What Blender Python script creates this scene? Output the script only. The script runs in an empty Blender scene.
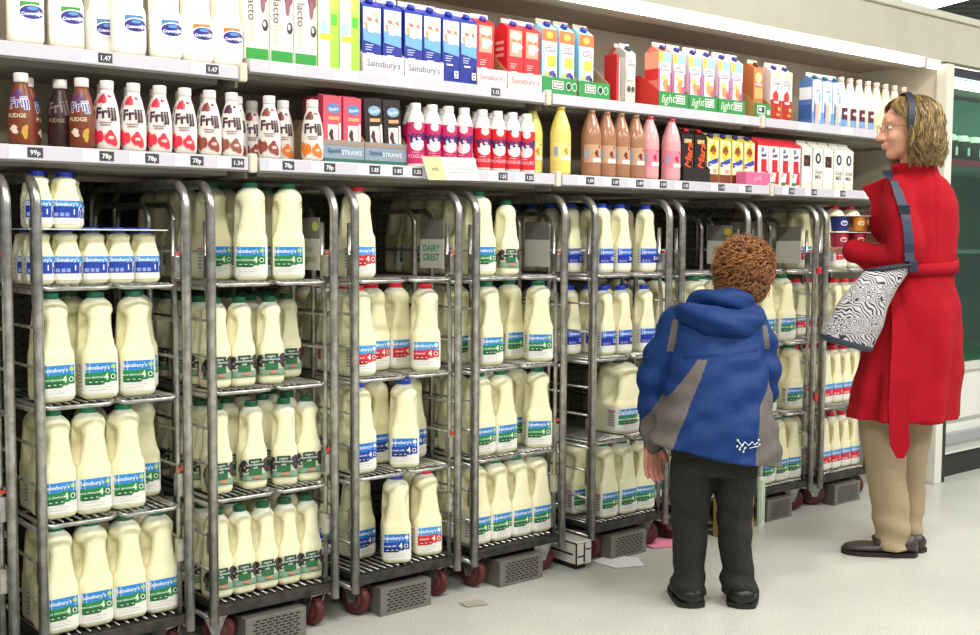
import bpy, bmesh, math, random
from mathutils import Vector, Matrix, Euler
from mathutils.bvhtree import BVHTree
from mathutils import noise as mnoise
SC = bpy.context.scene
COL = SC.collection
PI = math.pi
random.seed(7)

# ---------------------------------------------------------------- camera
cam_d = bpy.data.cameras.new('camera'); cam = bpy.data.objects.new('camera', cam_d); COL.objects.link(cam)
YAW, PITCH, ROLL = 0.6957, 0.0678, 0.0061
cam.matrix_world = Matrix.Translation((0, -2.7767, 1.1085)) @ Matrix.Rotation(-YAW, 4, 'Z') @ Matrix.Rotation(PI/2-PITCH, 4, 'X') @ Matrix.Rotation(ROLL, 4, 'Z')
cam_d.sensor_width = 36; cam_d.lens = 1164.23/980*36; cam_d.clip_start = .05; cam_d.clip_end = 60
SC.camera = cam

# ---------------------------------------------------------------- light
w = bpy.data.worlds.new('world'); SC.world = w; w.use_nodes = True
w.node_tree.nodes['Background'].inputs[0].default_value = (.93, .97, 1, 1)
w.node_tree.nodes['Background'].inputs[1].default_value = .26
def area(name, loc, sx, sy, power, rot=(0, 0, 0), col=(1, .98, .93)):
    d = bpy.data.lights.new(name, 'AREA'); d.shape = 'RECTANGLE'; d.size = sx; d.size_y = sy; d.energy = power; d.color = col
    o = bpy.data.objects.new(name, d); o.location = loc; o.rotation_euler = rot; COL.objects.link(o); return o
LAMPS = [(x, y) for x in (.3, 3.1, 5.9) for y in (-1.7, -3.6)]
for x, y in LAMPS:
    area('ceiling_light_source', (x, y, 2.93), 1.3, .3, 68)
vs = SC.view_settings; vs.view_transform = 'Standard'; vs.look = 'None'; vs.exposure = 0.0; vs.gamma = 1.0; vs.use_curve_mapping = False
CASE_GLOW = 12.0

# ---------------------------------------------------------------- materials
def lin(c):
    return c/12.92 if c <= .04045 else ((c+.055)/1.055)**2.4
def hx(s):
    s = s.lstrip('#'); return tuple(lin(int(s[i:i+2], 16)/255) for i in (0, 2, 4)) + (1,)
MC = {}
def M(col, rough=.5, metal=0., spec=.5, noise=0., scale=20., bump=0., emit=0., name=None, alpha=1, trans=0, sss=0):
    key = (col, rough, metal, spec, noise, scale, bump, emit, alpha, trans, sss)
    if key in MC: return MC[key]
    m = bpy.data.materials.new(name or ('finish_'+col.lstrip('#'))); m.use_nodes = True
    nt = m.node_tree; b = nt.nodes['Principled BSDF']
    c = hx(col)
    b.inputs['Base Color'].default_value = c; b.inputs['Roughness'].default_value = rough; b.inputs['Metallic'].default_value = metal
    b.inputs['Specular IOR Level'].default_value = spec
    if sss:
        b.inputs['Subsurface Weight'].default_value = sss; b.inputs['Subsurface Radius'].default_value = (.02, .018, .01); b.inputs['Subsurface Scale'].default_value = 1
    if trans: b.inputs['Transmission Weight'].default_value = trans
    if alpha < 1: b.inputs['Alpha'].default_value = alpha
    if emit:
        b.inputs['Emission Color'].default_value = c; b.inputs['Emission Strength'].default_value = emit
    if noise or bump:
        tc = nt.nodes.new('ShaderNodeTexCoord'); n = nt.nodes.new('ShaderNodeTexNoise'); n.inputs['Scale'].default_value = scale; n.inputs['Detail'].default_value = 5
        nt.links.new(tc.outputs['Object'], n.inputs['Vector'])
        if noise:
            r = nt.nodes.new('ShaderNodeValToRGB'); r.color_ramp.elements[0].position = .3; r.color_ramp.elements[1].position = .7
            r.color_ramp.elements[0].color = tuple(v*(1-noise) for v in c[:3])+(1,)
            r.color_ramp.elements[1].color = tuple(min(1, v*(1+noise*.6)) for v in c[:3])+(1,)
            nt.links.new(n.outputs['Fac'], r.inputs[0]); nt.links.new(r.outputs[0], b.inputs['Base Color'])
        if bump:
            bp = nt.nodes.new('ShaderNodeBump'); bp.inputs['Strength'].default_value = bump; bp.inputs['Distance'].default_value = .004
            nt.links.new(n.outputs['Fac'], bp.inputs['Height']); nt.links.new(bp.outputs[0], b.inputs['Normal'])
    MC[key] = m; return m

def milk_mat(name, col, top, zf):
    """cloudy plastic bottle full of milk; the empty plastic above the fill line is a little greyer"""
    m = bpy.data.materials.new(name); m.use_nodes = True; nt = m.node_tree; b = nt.nodes['Principled BSDF']
    tc = nt.nodes.new('ShaderNodeTexCoord'); sp = nt.nodes.new('ShaderNodeSeparateXYZ'); nt.links.new(tc.outputs['Object'], sp.inputs[0])
    r = nt.nodes.new('ShaderNodeValToRGB'); mr = nt.nodes.new('ShaderNodeMapRange'); mr.inputs[1].default_value = 0; mr.inputs[2].default_value = .3
    nt.links.new(sp.outputs['Z'], mr.inputs[0]); nt.links.new(mr.outputs[0], r.inputs[0])
    r.color_ramp.elements[0].color = hx(col); r.color_ramp.elements[0].position = zf/.3
    r.color_ramp.elements[1].color = hx(top); r.color_ramp.elements[1].position = zf/.3+.03
    nt.links.new(r.outputs[0], b.inputs['Base Color'])
    b.inputs['Roughness'].default_value = .38; b.inputs['Subsurface Weight'].default_value = .25
    b.inputs['Subsurface Radius'].default_value = (.02, .017, .010); b.inputs['Subsurface Scale'].default_value = .6
    return m
MILK = milk_mat('milk_plastic', '#f4efc8', '#d9dccb', .232)
MILK2 = milk_mat('milk_plastic_short', '#f4efca', '#d9dccb', .205)
STEEL = M('#b8b7b2', .30, .85, noise=.40, scale=35, bump=.15, name='worn_zinc_steel')
DARKSTEEL = M('#4a4844', .5, .7, noise=.5, scale=30, name='grimy_steel')
WHITE = '#f4f4f0'

# ---------------------------------------------------------------- mesh helpers
class MB:
    def __init__(s): s.v = []; s.f = []; s.mi = []; s.mats = []; s.sm = []
    def mat(s, m):
        if m not in s.mats: s.mats.append(m)
        return s.mats.index(m)
    def add(s, vs, fs, m, smooth=False):
        o = len(s.v); k = s.mat(m); s.v.extend([tuple(p) for p in vs])
        for f in fs: s.f.append([i+o for i in f]); s.mi.append(k); s.sm.append(smooth)
    def box(s, lo, hi, m, bev=0, T=None):
        (x0, y0, z0), (x1, y1, z1) = lo, hi
        if bev:
            bm = bmesh.new(); bmesh.ops.create_cube(bm, size=1)
            for v in bm.verts: v.co = Vector(((x0+x1)/2+v.co.x*(x1-x0), (y0+y1)/2+v.co.y*(y1-y0), (z0+z1)/2+v.co.z*(z1-z0)))
            bmesh.ops.bevel(bm, geom=list(bm.edges), offset=bev, segments=2, affect='EDGES', profile=.6)
            vs_ = [v.co.copy() for v in bm.verts]; bm.verts.index_update(); fs = [[v.index for v in f.verts] for f in bm.faces]; bm.free()
        else:
            vs_ = [Vector(p) for p in ((x0, y0, z0), (x1, y0, z0), (x1, y1, z0), (x0, y1, z0), (x0, y0, z1), (x1, y0, z1), (x1, y1, z1), (x0, y1, z1))]
            fs = [(0, 3, 2, 1), (4, 5, 6, 7), (0, 1, 5, 4), (1, 2, 6, 5), (2, 3, 7, 6), (3, 0, 4, 7)]
        if T: vs_ = [T @ p for p in vs_]
        s.add(vs_, fs, m)
    def tube(s, pts, r, m, n=8, closed=False, flat=1.0):
        pts = [Vector(p) for p in pts]; N = len(pts); rs = r if isinstance(r, (list, tuple)) else [r]*N
        vs_ = []; up = None
        for i, p in enumerate(pts):
            a = pts[i-1] if (i or closed) else p; b = pts[(i+1) % N] if (i < N-1 or closed) else p
            t = (b-a).normalized()
            if up is None: up = Vector((0, 0, 1)) if abs(t.z) < .9 else Vector((1, 0, 0))
            sd = t.cross(up); 
            if sd.length < 1e-4: sd = t.orthogonal()
            sd.normalize(); up = sd.cross(t).normalized()
            for k in range(n):
                q = 2*PI*k/n; vs_.append(p+(sd*math.cos(q)+up*math.sin(q)*flat)*rs[i])
        fs = []
        for i in range(N if closed else N-1):
            j = (i+1) % N
            for k in range(n): fs.append((i*n+k, i*n+(k+1) % n, j*n+(k+1) % n, j*n+k))
        if not closed: fs += [tuple(range(n))[::-1], tuple((N-1)*n+k for k in range(n))]
        s.add(vs_, fs, m, True)
    def lathe(s, prof, m, n=24, T=None, bands=None):
        """prof: (r, z) bottom to top; bands: list of (z limit, material)"""
        vs_ = []; 
        for r, z in prof:
            for k in range(n): vs_.append(Vector((r*math.sin(2*PI*k/n), -r*math.cos(2*PI*k/n), z)))
        if T: vs_ = [T @ p for p in vs_]
        o = len(s.v); s.v.extend([tuple(p) for p in vs_])
        for i in range(len(prof)-1):
            mm = m
            if bands:
                zc = (prof[i][1]+prof[i+1][1])/2
                for zl, bm_ in bands:
                    if zc < zl: mm = bm_; break
            k0 = s.mat(mm)
            for k in range(n):
                s.f.append([o+i*n+k, o+i*n+(k+1) % n, o+(i+1)*n+(k+1) % n, o+(i+1)*n+k]); s.mi.append(k0); s.sm.append(True)
        k0 = s.mat(m)
        s.f.append([o+k for k in range(n)][::-1]); s.mi.append(k0); s.sm.append(False)
        s.f.append([o+(len(prof)-1)*n+k for k in range(n)]); s.mi.append(s.mat(bands[-1][1]) if bands else k0); s.sm.append(False)
    def cyl(s, a, b, r, m, n=12): s.tube([a, b], r, m, n)
    def mesh(s, name):
        me = bpy.data.meshes.new(name); me.from_pydata(s.v, [], s.f)
        for m in s.mats: me.materials.append(m)
        me.polygons.foreach_set('material_index', s.mi); me.polygons.foreach_set('use_smooth', s.sm); me.update(); return me
    def build(s, name, parent=None, loc=None, rz=0): return put(s.mesh(name), name, parent, loc, rz)
def put(me, name, parent=None, loc=None, rz=0):
    o = bpy.data.objects.new(name, me); COL.objects.link(o); o.parent = parent
    if loc: o.location = loc
    if rz: o.rotation_euler = (0, 0, rz)
    return o
def tag(o, label, cat, group=None):
    o['label'] = label; o['category'] = cat
    if group: o['group'] = group
    return o
def thing(name, label, cat, loc=(0, 0, 0), rz=0, group=None):
    o = bpy.data.objects.new(name, None); o.empty_display_size = .05; COL.objects.link(o); o.location = loc; o.rotation_euler = (0, 0, rz)
    return tag(o, label, cat, group)
def struct(mb, name):
    o = mb.build(name); o['kind'] = 'structure'; return o
TX = {}
def text2d(s, bold=0, shear=0):
    k = (s, bold, shear)
    if k not in TX:
        c = bpy.data.curves.new('lettering', 'FONT'); c.body = s; c.size = 1; c.align_x = 'CENTER'; c.resolution_u = 2; c.offset = bold; c.shear = shear
        o = bpy.data.objects.new('lettering', c); me = bpy.data.meshes.new_from_object(o)
        vs_ = [(v.co.x, v.co.y-.35) for v in me.vertices]; fs = [list(p.vertices) for p in me.polygons]
        bpy.data.objects.remove(o); bpy.data.meshes.remove(me); bpy.data.curves.remove(c); TX[k] = (vs_, fs)
    return TX[k]
def decal(mb, spec, fn):
    """spec: (kind, material, ...) in surface coordinates; fn(u, v, lift) -> point. Printing on a package's skin."""
    for i, sp in enumerate(spec):
        k, m = sp[0], sp[1]; off = .0007+.00025*i
        if isinstance(m, str): m = M(m, .45)
        if k == 'r':
            x0, z0, x1, z1 = sp[2:6]; nx = max(1, int(abs(x1-x0)/.008)); vs_ = []; fs = []
            for a in range(nx+1):
                u = x0+(x1-x0)*a/nx; vs_ += [fn(u, z0, off), fn(u, z1, off)]
            for a in range(nx): fs.append((2*a, 2*a+2, 2*a+3, 2*a+1))
            mb.add(vs_, fs, m)
        elif k == 'e':
            cx, cz, rx, rz = sp[2:6]; n = 20; rot = sp[6] if len(sp) > 6 else 0; c, s_ = math.cos(rot), math.sin(rot)
            vs_ = [fn(cx, cz, off)]
            for q in (.5, 1):
                for a in range(n):
                    ex, ez = q*rx*math.cos(2*PI*a/n), q*rz*math.sin(2*PI*a/n)
                    vs_.append(fn(cx+ex*c-ez*s_, cz+ex*s_+ez*c, off))
            fs = [(0, 1+a, 1+(a+1) % n) for a in range(n)]+[(1+a, 1+n+a, 1+n+(a+1) % n, 1+(a+1) % n) for a in range(n)]
            mb.add(vs_, fs, m)
        elif k == 'b':      # blotch with a wavy outline
            cx, cz, rx, rz, sd = sp[2:7]; n = 22; rd = random.Random(sd); ph = [rd.uniform(0, 6.3) for _ in range(3)]
            vs_ = [fn(cx, cz, off)]
            for q in (.5, 1):
                for a in range(n):
                    t = 2*PI*a/n; w_ = q*(1+.18*math.sin(2*t+ph[0])+.16*math.sin(3*t+ph[1])+.08*math.sin(5*t+ph[2]))
                    vs_.append(fn(cx+rx*w_*math.cos(t), cz+rz*w_*math.sin(t), off))
            fs = [(0, 1+a, 1+(a+1) % n) for a in range(n)]+[(1+a, 1+n+a, 1+n+(a+1) % n, 1+(a+1) % n) for a in range(n)]
            mb.add(vs_, fs, m)
        elif k == 'p':
            mb.add([fn(x, z, off) for x, z in sp[2]], [tuple(range(len(sp[2])))], m)
        elif k == 't':
            s_, cx, cz, size = sp[2:6]; rot = sp[6] if len(sp) > 6 else 0; bold = sp[7] if len(sp) > 7 else .02; sh = sp[8] if len(sp) > 8 else 0
            tv, tf = text2d(s_, bold, sh); c, sn = math.cos(rot), math.sin(rot)
            mb.add([fn(cx+size*(x*c-y*sn), cz+size*(x*sn+y*c), off+.0002) for x, y in tv], tf, m)
def hoop(y0, y1, z0, z1, r, x, n=7):
    """points of an upside-down U in the YZ plane"""
    P = [(x, y0, z0)]
    for a in range(n+1):
        t = PI/2*a/n; P.append((x, y0+r-r*math.cos(t), z1-r+r*math.sin(t)))
    for a in range(n+1):
        t = PI/2*a/n; P.append((x, y1-r+r*math.sin(t), z1-r+r*math.cos(t)))
    P.append((x, y1, z0)); return P
def sstep(a, b, x):
    t = min(1, max(0, (x-a)/(b-a))); return t*t*(3-2*t)

# ================================================================ SETTING
FLOOR = M('#cfd0c6', .32, spec=.5, noise=.07, scale=9, name='floor_vinyl')
def floor_mat():
    m = FLOOR; nt = m.node_tree; b = nt.nodes['Principled BSDF']
    tc = nt.nodes.new('ShaderNodeTexCoord'); n = nt.nodes.new('ShaderNodeTexNoise'); n.inputs['Scale'].default_value = 160; n.inputs['Detail'].default_value = 2
    n2 = nt.nodes.new('ShaderNodeTexNoise'); n2.inputs['Scale'].default_value = 2.5; n2.inputs['Detail'].default_value = 6
    r = nt.nodes.new('ShaderNodeValToRGB'); r.color_ramp.elements[0].position = .35; r.color_ramp.elements[1].position = .6
    r.color_ramp.elements[0].color = hx('#bcbdb3'); r.color_ramp.elements[1].color = hx('#d6d7cf')
    mx = nt.nodes.new('ShaderNodeMixRGB'); mx.blend_type = 'MULTIPLY'; mx.inputs[0].default_value = .35
    nt.links.new(tc.outputs['Object'], n.inputs['Vector']); nt.links.new(tc.outputs['Object'], n2.inputs['Vector'])
    nt.links.new(n.outputs['Fac'], r.inputs[0]); nt.links.new(r.outputs[0], mx.inputs[1]); nt.links.new(n2.outputs['Fac'], mx.inputs[2])
    nt.links.new(mx.outputs[0], b.inputs['Base Color'])
floor_mat()
g = MB(); g.box((-4, -7, -.05), (12, 4.5, 0), FLOOR); struct(g, 'floor')
def ceil_mat():
    m = M('#8b8f84', .8, name='ceiling_slats'); nt = m.node_tree; b = nt.nodes['Principled BSDF']
    tc = nt.nodes.new('ShaderNodeTexCoord'); wv = nt.nodes.new('ShaderNodeTexWave'); wv.bands_direction = 'DIAGONAL'; wv.inputs['Scale'].default_value = 2.2
    r = nt.nodes.new('ShaderNodeValToRGB'); r.color_ramp.elements[0].color = hx('#8d928a'); r.color_ramp.elements[1].color = hx('#b9bdb4')
    nt.links.new(tc.outputs['Object'], wv.inputs['Vector']); nt.links.new(wv.outputs['Fac'], r.inputs[0]); nt.links.new(r.outputs[0], b.inputs['Base Color'])
    return m
g = MB(); g.box((-4, -7, 3.0), (12, 4.5, 3.05), ceil_mat()); struct(g, 'ceiling')
g = MB(); g.box((-4, 4.5, 0), (12, 4.6, 3.05), M('#b9bcb0', .8)); struct(g, 'wall_back')

# ---- ceiling lights
def ceiling_light(x, y, lx, ly, label, rz=0):
    t = thing('ceiling_light', label, 'ceiling light', (x, y, 2.94), rz, 'strip lights on the shop ceiling')
    a = MB(); a.box((-lx/2-.03, -ly/2-.03, .0), (lx/2+.03, ly/2+.03, .058), M('#d8dad4', .5)); a.build('housing', t)
    a = MB(); a.box((-lx/2, -ly/2, -.006), (lx/2, ly/2, -.001), M('#ffffff', .5, emit=6)); a.build('diffuser', t)
ceiling_light(8.35, 1.95, .42, 2.2, 'bright strip light on the slatted ceiling above the right end of the case', -.35)
for i, (x, y) in enumerate(LAMPS):
    t = thing('ceiling_light', 'strip light fixed to the shop ceiling above the aisle in front of the case', 'ceiling light', (x, y, 2.94), 0, 'strip lights over the aisle')
    a = MB(); a.box((-.7, -.2, .0), (.7, .2, .058), M('#d8dad4', .5)); a.build('housing', t)

# ---- refrigerated case
BEIGE = M('#b9b5a4', .5, noise=.05, scale=6, name='case_enamel')
case = thing('refrigerated_display_case', 'long open fronted dairy case with cream canopy and lit strip above the shelves', 'display case', (0, 0, 0))
XL, XR = -.62, 4.94
g = MB(); g.box((XL, .42, 1.26), (XR, .47, 1.93), M('#b3a997', .55, noise=.05, scale=5)); g.build('rear_panel', case)
def peg_mat():
    m = M('#6b6a60', .5, name='pegboard'); nt = m.node_tree; b = nt.nodes['Principled BSDF']
    tc = nt.nodes.new('ShaderNodeTexCoord'); mp = nt.nodes.new('ShaderNodeMapping'); mp.inputs['Scale'].default_value = (36, 0, 36)
    fr = nt.nodes.new('ShaderNodeVectorMath'); fr.operation = 'FRACTION'; sb = nt.nodes.new('ShaderNodeVectorMath'); sb.operation = 'SUBTRACT'; sb.inputs[1].default_value = (.5, 0, .5)
    ln = nt.nodes.new('ShaderNodeVectorMath'); ln.operation = 'LENGTH'; lt = nt.nodes.new('ShaderNodeMath'); lt.operation = 'LESS_THAN'; lt.inputs[1].default_value = .22
    mx = nt.nodes.new('ShaderNodeMixRGB'); mx.inputs[1].default_value = hx('#474339'); mx.inputs[2].default_value = hx('#0c0c0b')
    for a, b_ in ((tc.outputs['Object'], mp.inputs[0]), (mp.outputs[0], fr.inputs[0]), (fr.outputs[0], sb.inputs[0]), (sb.outputs[0], ln.inputs[0]), (ln.outputs['Value'], lt.inputs[0]), (lt.outputs[0], mx.inputs[0]), (mx.outputs[0], b.inputs['Base Color'])): nt.links.new(a, b_)
    return m
g = MB(); g.box((XL, .70, 0), (XR, .74, 1.34), peg_mat()); g.build('pegboard_back', case)
g = MB(); g.box((XL, .471, 1.30), (XR, .74, 1.339), M('#5b594f', .6)); g.build('duct_shelf', case)
g = MB(); g.box((XL, .16, 1.905), (XR, .47, 1.93), M('#a89f8e', .5)); g.box((XL, .02, 1.895), (XR, .16, 1.925), M('#bdb4a2', .5)); g.build('canopy_ceiling', case)
g = MB()
g.box((XL, -.03, 1.912), (12, .02, 2.11), BEIGE); g.box((XL, -.045, 2.095), (12, .02, 2.125), M('#c9c7b6', .4), .006); g.box((XL, .02, 1.93), (12, .75, 2.11), BEIGE)
for x in (5.27, 6.6): g.box((x, -.0315, 1.915), (x+.004, -.03, 2.095), M('#8d8a7c', .6))
g.build('canopy_fascia', case)
g = MB(); g.box((XL, -.012, 1.879), (4.80, .015, 1.911), M('#fff4ea', .4, emit=CASE_GLOW, name='case_lamp')); g.build('light_strip', case)
g = MB(); g.box((4.80, -.012, 1.879), (4.93, .015, 1.911), M('#fff2e6', .4, emit=3.0)); g.box((4.79, -.02, 1.872), (4.80, .02, 1.915), M('#5a5550', .5)); g.build('light_strip_end', case)
g = MB(); g.box((4.945, 0.005, 0), (4.975, .74, 1.905), M('#c9c5b4', .4)); g.build('end_panel', case)
g = MB(); g.box((4.925, -.05, 0), (4.985, .004, 1.9), M('#dcdccf', .4, noise=.04, scale=10), .006); g.build('end_post', case)
g = MB(); g.box((4.992, -.045, 0), (5.02, .0, .50), M('#26282a', .5)); g.box((4.8, .01, 0), (4.86, .03, .5), M('#3f5a50', .5, noise=.4, scale=40)); g.build('corner_guard', case)

# ---- shelves, four bays on two levels
BAYS = [(-.6, 1.515), (1.515, 2.615), (2.615, 3.745), (3.745, 4.915)]
BAYN = ['leftmost', 'second', 'third', 'rightmost']
def price_tag(mb, x, z, y, s):
    pass
TAGS = {('lower', 0): [(.93, '99p'), (1.215, '78p'), (1.10, '78p'), (1.335, '78p'), (1.45, '1.34')], ('lower', 1): [(1.60, '78p'), (1.73, '78p'), (1.88, '1.85'), (1.96, '1.85'), (2.03, '1.55'), (2.36, '1.55'), (2.47, '1.55')],
        ('lower', 2): [(2.74, '1.09'), (2.86, '1.09'), (2.98, '1.09'), (3.10, '1.09'), (3.22, '1.55'), (3.42, '1.19'), (3.58, '1.29')], ('lower', 3): [(3.85, '1.05'), (4.0, '1.05'), (4.2, '1.38'), (4.42, '1.75'), (4.6, '1.75')],
        ('upper', 0): [(1.12, '1.47'), (1.405, '1.47')], ('upper', 1): [(1.62, ''), (1.82, ''), (2.01, ''), (2.37, '1.15')], ('upper', 2): [(2.86, ''), (3.1, ''), (3.42, ''), (3.6, '')], ('upper', 3): [(4.0, ''), (4.3, ''), (4.6, '')]}
for lev, (zt, yf, yb) in {'upper': (1.585, .05, .40), 'lower': (1.32, 0.0, .40)}.items():
    for i, (xa, xb) in enumerate(BAYS):
        z0_ = zt - (.023 if (lev == 'upper' and i == 0) else 0)
        t = thing('display_shelf', f'{BAYN[i]} length of {lev} shelf with a white price rail along its edge', 'shelf', (xa, yf, z0_), 0, 'lengths of shelving in the case')
        W_ = xb-xa
        a = MB(); a.box((.004, .012, -.022), (W_-.004, yb-yf, -.0005), M('#c3beb0', .5)); a.box((.03, .06, -.048), (W_-.06, yb-yf, -.022), M('#8a857a', .6)); a.build('deck', t)
        a = MB(); T = Matrix.Rotation(math.radians(-8), 4, 'X')
        a.box((.004, -.004, -.036), (W_-.030, .006, -.002), M('#cfccd6', .35), .0015); a.box((.004, .002, -.040), (W_-.03, .014, -.036), M('#9c9a92', .5)); a.build('price_rail', t)
        a = MB()
        a.box((W_-.028, -.010, -.042), (W_-.006, .012, .008), M('#d8d2be', .5), .005); a.box((W_-.024, .03, -.055), (W_-.016, yb-yf, -.02), M('#8a857a', .6)); a.build('end_bracket', t)
        fn = lambda u, v, o: Vector((u, -.0042-o, v))
        for x, s in TAGS[(lev, i)]:
            a = MB(); u = x-xa
            if s:
                decal(a, [('r', '#f4f4f6', u-.055, -.033, u-.016, -.005), ('r', '#3f3f46', u-.014, -.030, u+.022, -.007), ('t', '#f4f4f4', s, u+.004, -.0185, .016, 0, .02)], fn)
            else:
                decal(a, [('r', '#f6f6f8', u-.04, -.033, u+.04, -.005), ('r', '#c9c9cd', u-.012, -.020, u+.012, -.018)], fn)
            a.build('price_tag', t)

# ---- glass-fronted cabinet to the right of the case
cab = thing('glass_door_chiller', 'green-lined glass fronted chiller beyond the white post on the right', 'chiller', (5.03, 0, 0))
g = MB(); CW = M('#dfdfd6', .35, noise=.04, scale=4)
g.box((0, 0, .11), (4.2, .05, .53), CW); g.box((0, -.012, .50), (4.2, .0, .54), M('#c8cac0', .4)); g.box((0, -.006, .262), (4.2, .0, .275), M('#a8a9a0', .4)); g.build('lower_panel', cab)
g = MB(); g.box((0, -.03, .165), (4.2, .0, .215), M('#9b9da0', .4), .006); g.build('bump_rail', cab)
g = MB(); g.box((0, .012, 0), (4.2, .05, .11), M('#2a2725', .6)); g.build('kick_plate', cab)
GR = M('#2b7a5c', .5, noise=.25, scale=3)
g = MB(); g.box((.0, .62, .53), (4.2, .68, 1.9), GR); g.box((0, .05, .50), (4.2, .68, .53), GR); g.box((-.04, .0, .53), (-.01, .68, 1.9), M('#7f9a86', .5)); g.build('liner', cab)
g = MB(); g.box((0, .10, 1.475), (4.2, .60, 1.495), M('#cfe0d6', .4)); g.box((0, .09, 1.47), (4.2, .10, 1.50), M('#a33b46', .5)); g.box((0, .10, 1.05), (4.2, .60, 1.065), M('#5e7f70', .5)); g.build('shelf', cab)
g = MB(); g.box((0.02, .05, 1.83), (4.2, .09, 1.86), M('#fffffe', .4, emit=14)); g.build('light_strip', cab)
g = MB()
for x in (0, .72, 1.44, 2.16): g.box((x, .0, .54), (x+.025, .03, 1.9), M('#8fa398', .35))
g.box((0, 0, 1.86), (4.2, .03, 1.9), M('#3c3a44', .4)); g.build('door_frame', cab)
glass = bpy.data.materials.new('door_glass'); glass.use_nodes = True; nt = glass.node_tree; nt.nodes.clear()
o_ = nt.nodes.new('ShaderNodeOutputMaterial'); mx = nt.nodes.new('ShaderNodeMixShader'); tr = nt.nodes.new('ShaderNodeBsdfTransparent'); gl = nt.nodes.new('ShaderNodeBsdfGlossy'); gl.inputs['Roughness'].default_value = .04
tr.inputs[0].default_value = (.80, .93, .86, 1); mx.inputs[0].default_value = .14
nt.links.new(tr.outputs[0], mx.inputs[1]); nt.links.new(gl.outputs[0], mx.inputs[2]); nt.links.new(mx.outputs[0], o_.inputs[0])
g = MB(); g.box((0.0, .012, .545), (4.2, .018, 1.86), glass); g.build('glass_pane', cab)
for i in range(8):
    t = thing('drinks_carton', 'pale tub with a dark label on the chiller shelf behind glass', 'tub', (5.14+i*.115, .18, 1.4955), 0, 'tubs in the chiller at the right')
    a = MB(); a.lathe([(.036, 0), (.040, .01), (.044, .10), (.040, .108), (.030, .13)], M('#d8e2cf', .5), 16, bands=[(.01, M('#d8e2cf', .5)), (.095, M('#1c2622', .5)), (.2, M('#d8e2cf', .5))]); a.build('tub_body', t)
    a = MB(); decal(a, [('r', '#dfe8df', -.012, .03, .012, .07)], lambda u, v, o: Vector((.0445*math.sin(u/.0445), -.0445*math.cos(u/.0445)-o, v))); a.build('label', t)

# ================================================================ BOTTLES
def rr(a, b, r, n1=5, n2=8, nc=4):
    """rounded rectangle, counter-clockwise from the front centre; returns points and arc positions"""
    r = min(r, a-1e-4, b-1e-4); P = []
    def seg(p, q, n): 
        for i in range(n): P.append((p[0]+(q[0]-p[0])*i/n, p[1]+(q[1]-p[1])*i/n))
    def arc(cx, cy, t0, n):
        for i in range(n):
            t = t0+PI/2*i/n; P.append((cx+r*math.cos(t), cy+r*math.sin(t)))
    seg((0, -b), (a-r, -b), n1); arc(a-r, -b+r, -PI/2, nc); seg((a, -b+r), (a, b-r), n2); arc(a-r, b-r, 0, nc)
    seg((a-r, b), (-a+r, b), 2*n1); arc(-a+r, b-r, PI/2, nc); seg((-a, b-r), (-a, -b+r), n2); arc(-a+r, -b+r, PI, nc); seg((-a+r, -b), (0, -b), n1)
    return P
def rr_at(a, b, r, s, off):
    """point at signed arc length s from the front centre, pushed outwards"""
    sg = 1 if s >= 0 else -1; s = abs(s); fl = a-r; q = r*PI/2
    if s <= fl: x, y, nx, ny = s, -b, 0, -1
    elif s <= fl+q:
        t = (s-fl)/r; x, y = a-r+r*math.sin(t), -b+r-r*math.cos(t); nx, ny = math.sin(t), -math.cos(t)
    else: x, y, nx, ny = a, -b+r+(s-fl-q), 1, 0
    return sg*(x+nx*off), y+ny*off
def jug_mesh(a, b, H, zs, rc, neck, mat, handle=1.0):
    """milk jug: squarish foot, shoulder at zs, narrower top whose front is pinched into a handle"""
    prof = [(0, .80, .80), (.004, .93, .93), (.010, .985, .985), (.018, 1, 1)]
    n = 5
    for i in range(1, n+1): prof.append((.018+(zs-.018-.012)*i/n, 1, 1))
    prof += [(zs-.005, .995, .99), (zs+.003, .97, .965), (zs+.012, .945, .92)]
    zt = H-.038*H/.26
    for i in range(1, 13): q = i/12; prof.append((zs+.012+(zt-zs-.012)*q, (.945-.045*q*q), (.92-.045*q*q)))
    hh = H-.014-zt
    for q, k in ((.12, .885), (.28, .855), (.46, .80), (.64, .72), (.80, .62), (.93, .52)): prof.append((zt+hh*q, k, k*.97))
    mb = MB(); N = None; vs_ = []
    hz0, hz1 = zs+.001, H*.815
    for z, ka, kb in prof:
        A, B = a*ka, b*kb; rad = rc if z < zs else rc+(min(A, B)-rc)*sstep(zs, H-.02, z)*.95
        ring = rr(A, B, min(rad, min(A, B)-.0005)); N = len(ring)
        for x, y in ring:
            if handle:
                u = (z-(hz0+hz1)/2)/((hz1-hz0)/2); vz = sstep(1.0, .55, abs(u)) if abs(u) < 1 else 0
                tp = sstep(.1*b, -.8*b, y)*vz
                dn = max(0, 1-((y+.27*b)/(.38*b))**2)*vz
                x = x*(1-.12*tp*handle)*(1-.70*dn**.6*handle)
            vs_.append((x, y, z))
    r_ = neck
    for z in (H-.014, H-.004):
        for k in range(N):
            x, y = vs_[k][0], vs_[k][1]; t = math.atan2(x, -y); vs_.append((r_*math.sin(t), -r_*math.cos(t), z))
    R = len(prof)+2; fs = [(i*N+k, i*N+(k+1) % N, (i+1)*N+(k+1) % N, (i+1)*N+k) for i in range(R-1) for k in range(N)]
    fs.append(tuple(range(N))[::-1]); fs.append(tuple((R-1)*N+k for k in range(N)))
    mb.add(vs_, fs, mat, True); return mb.mesh('milk_bottle_body')
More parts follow.
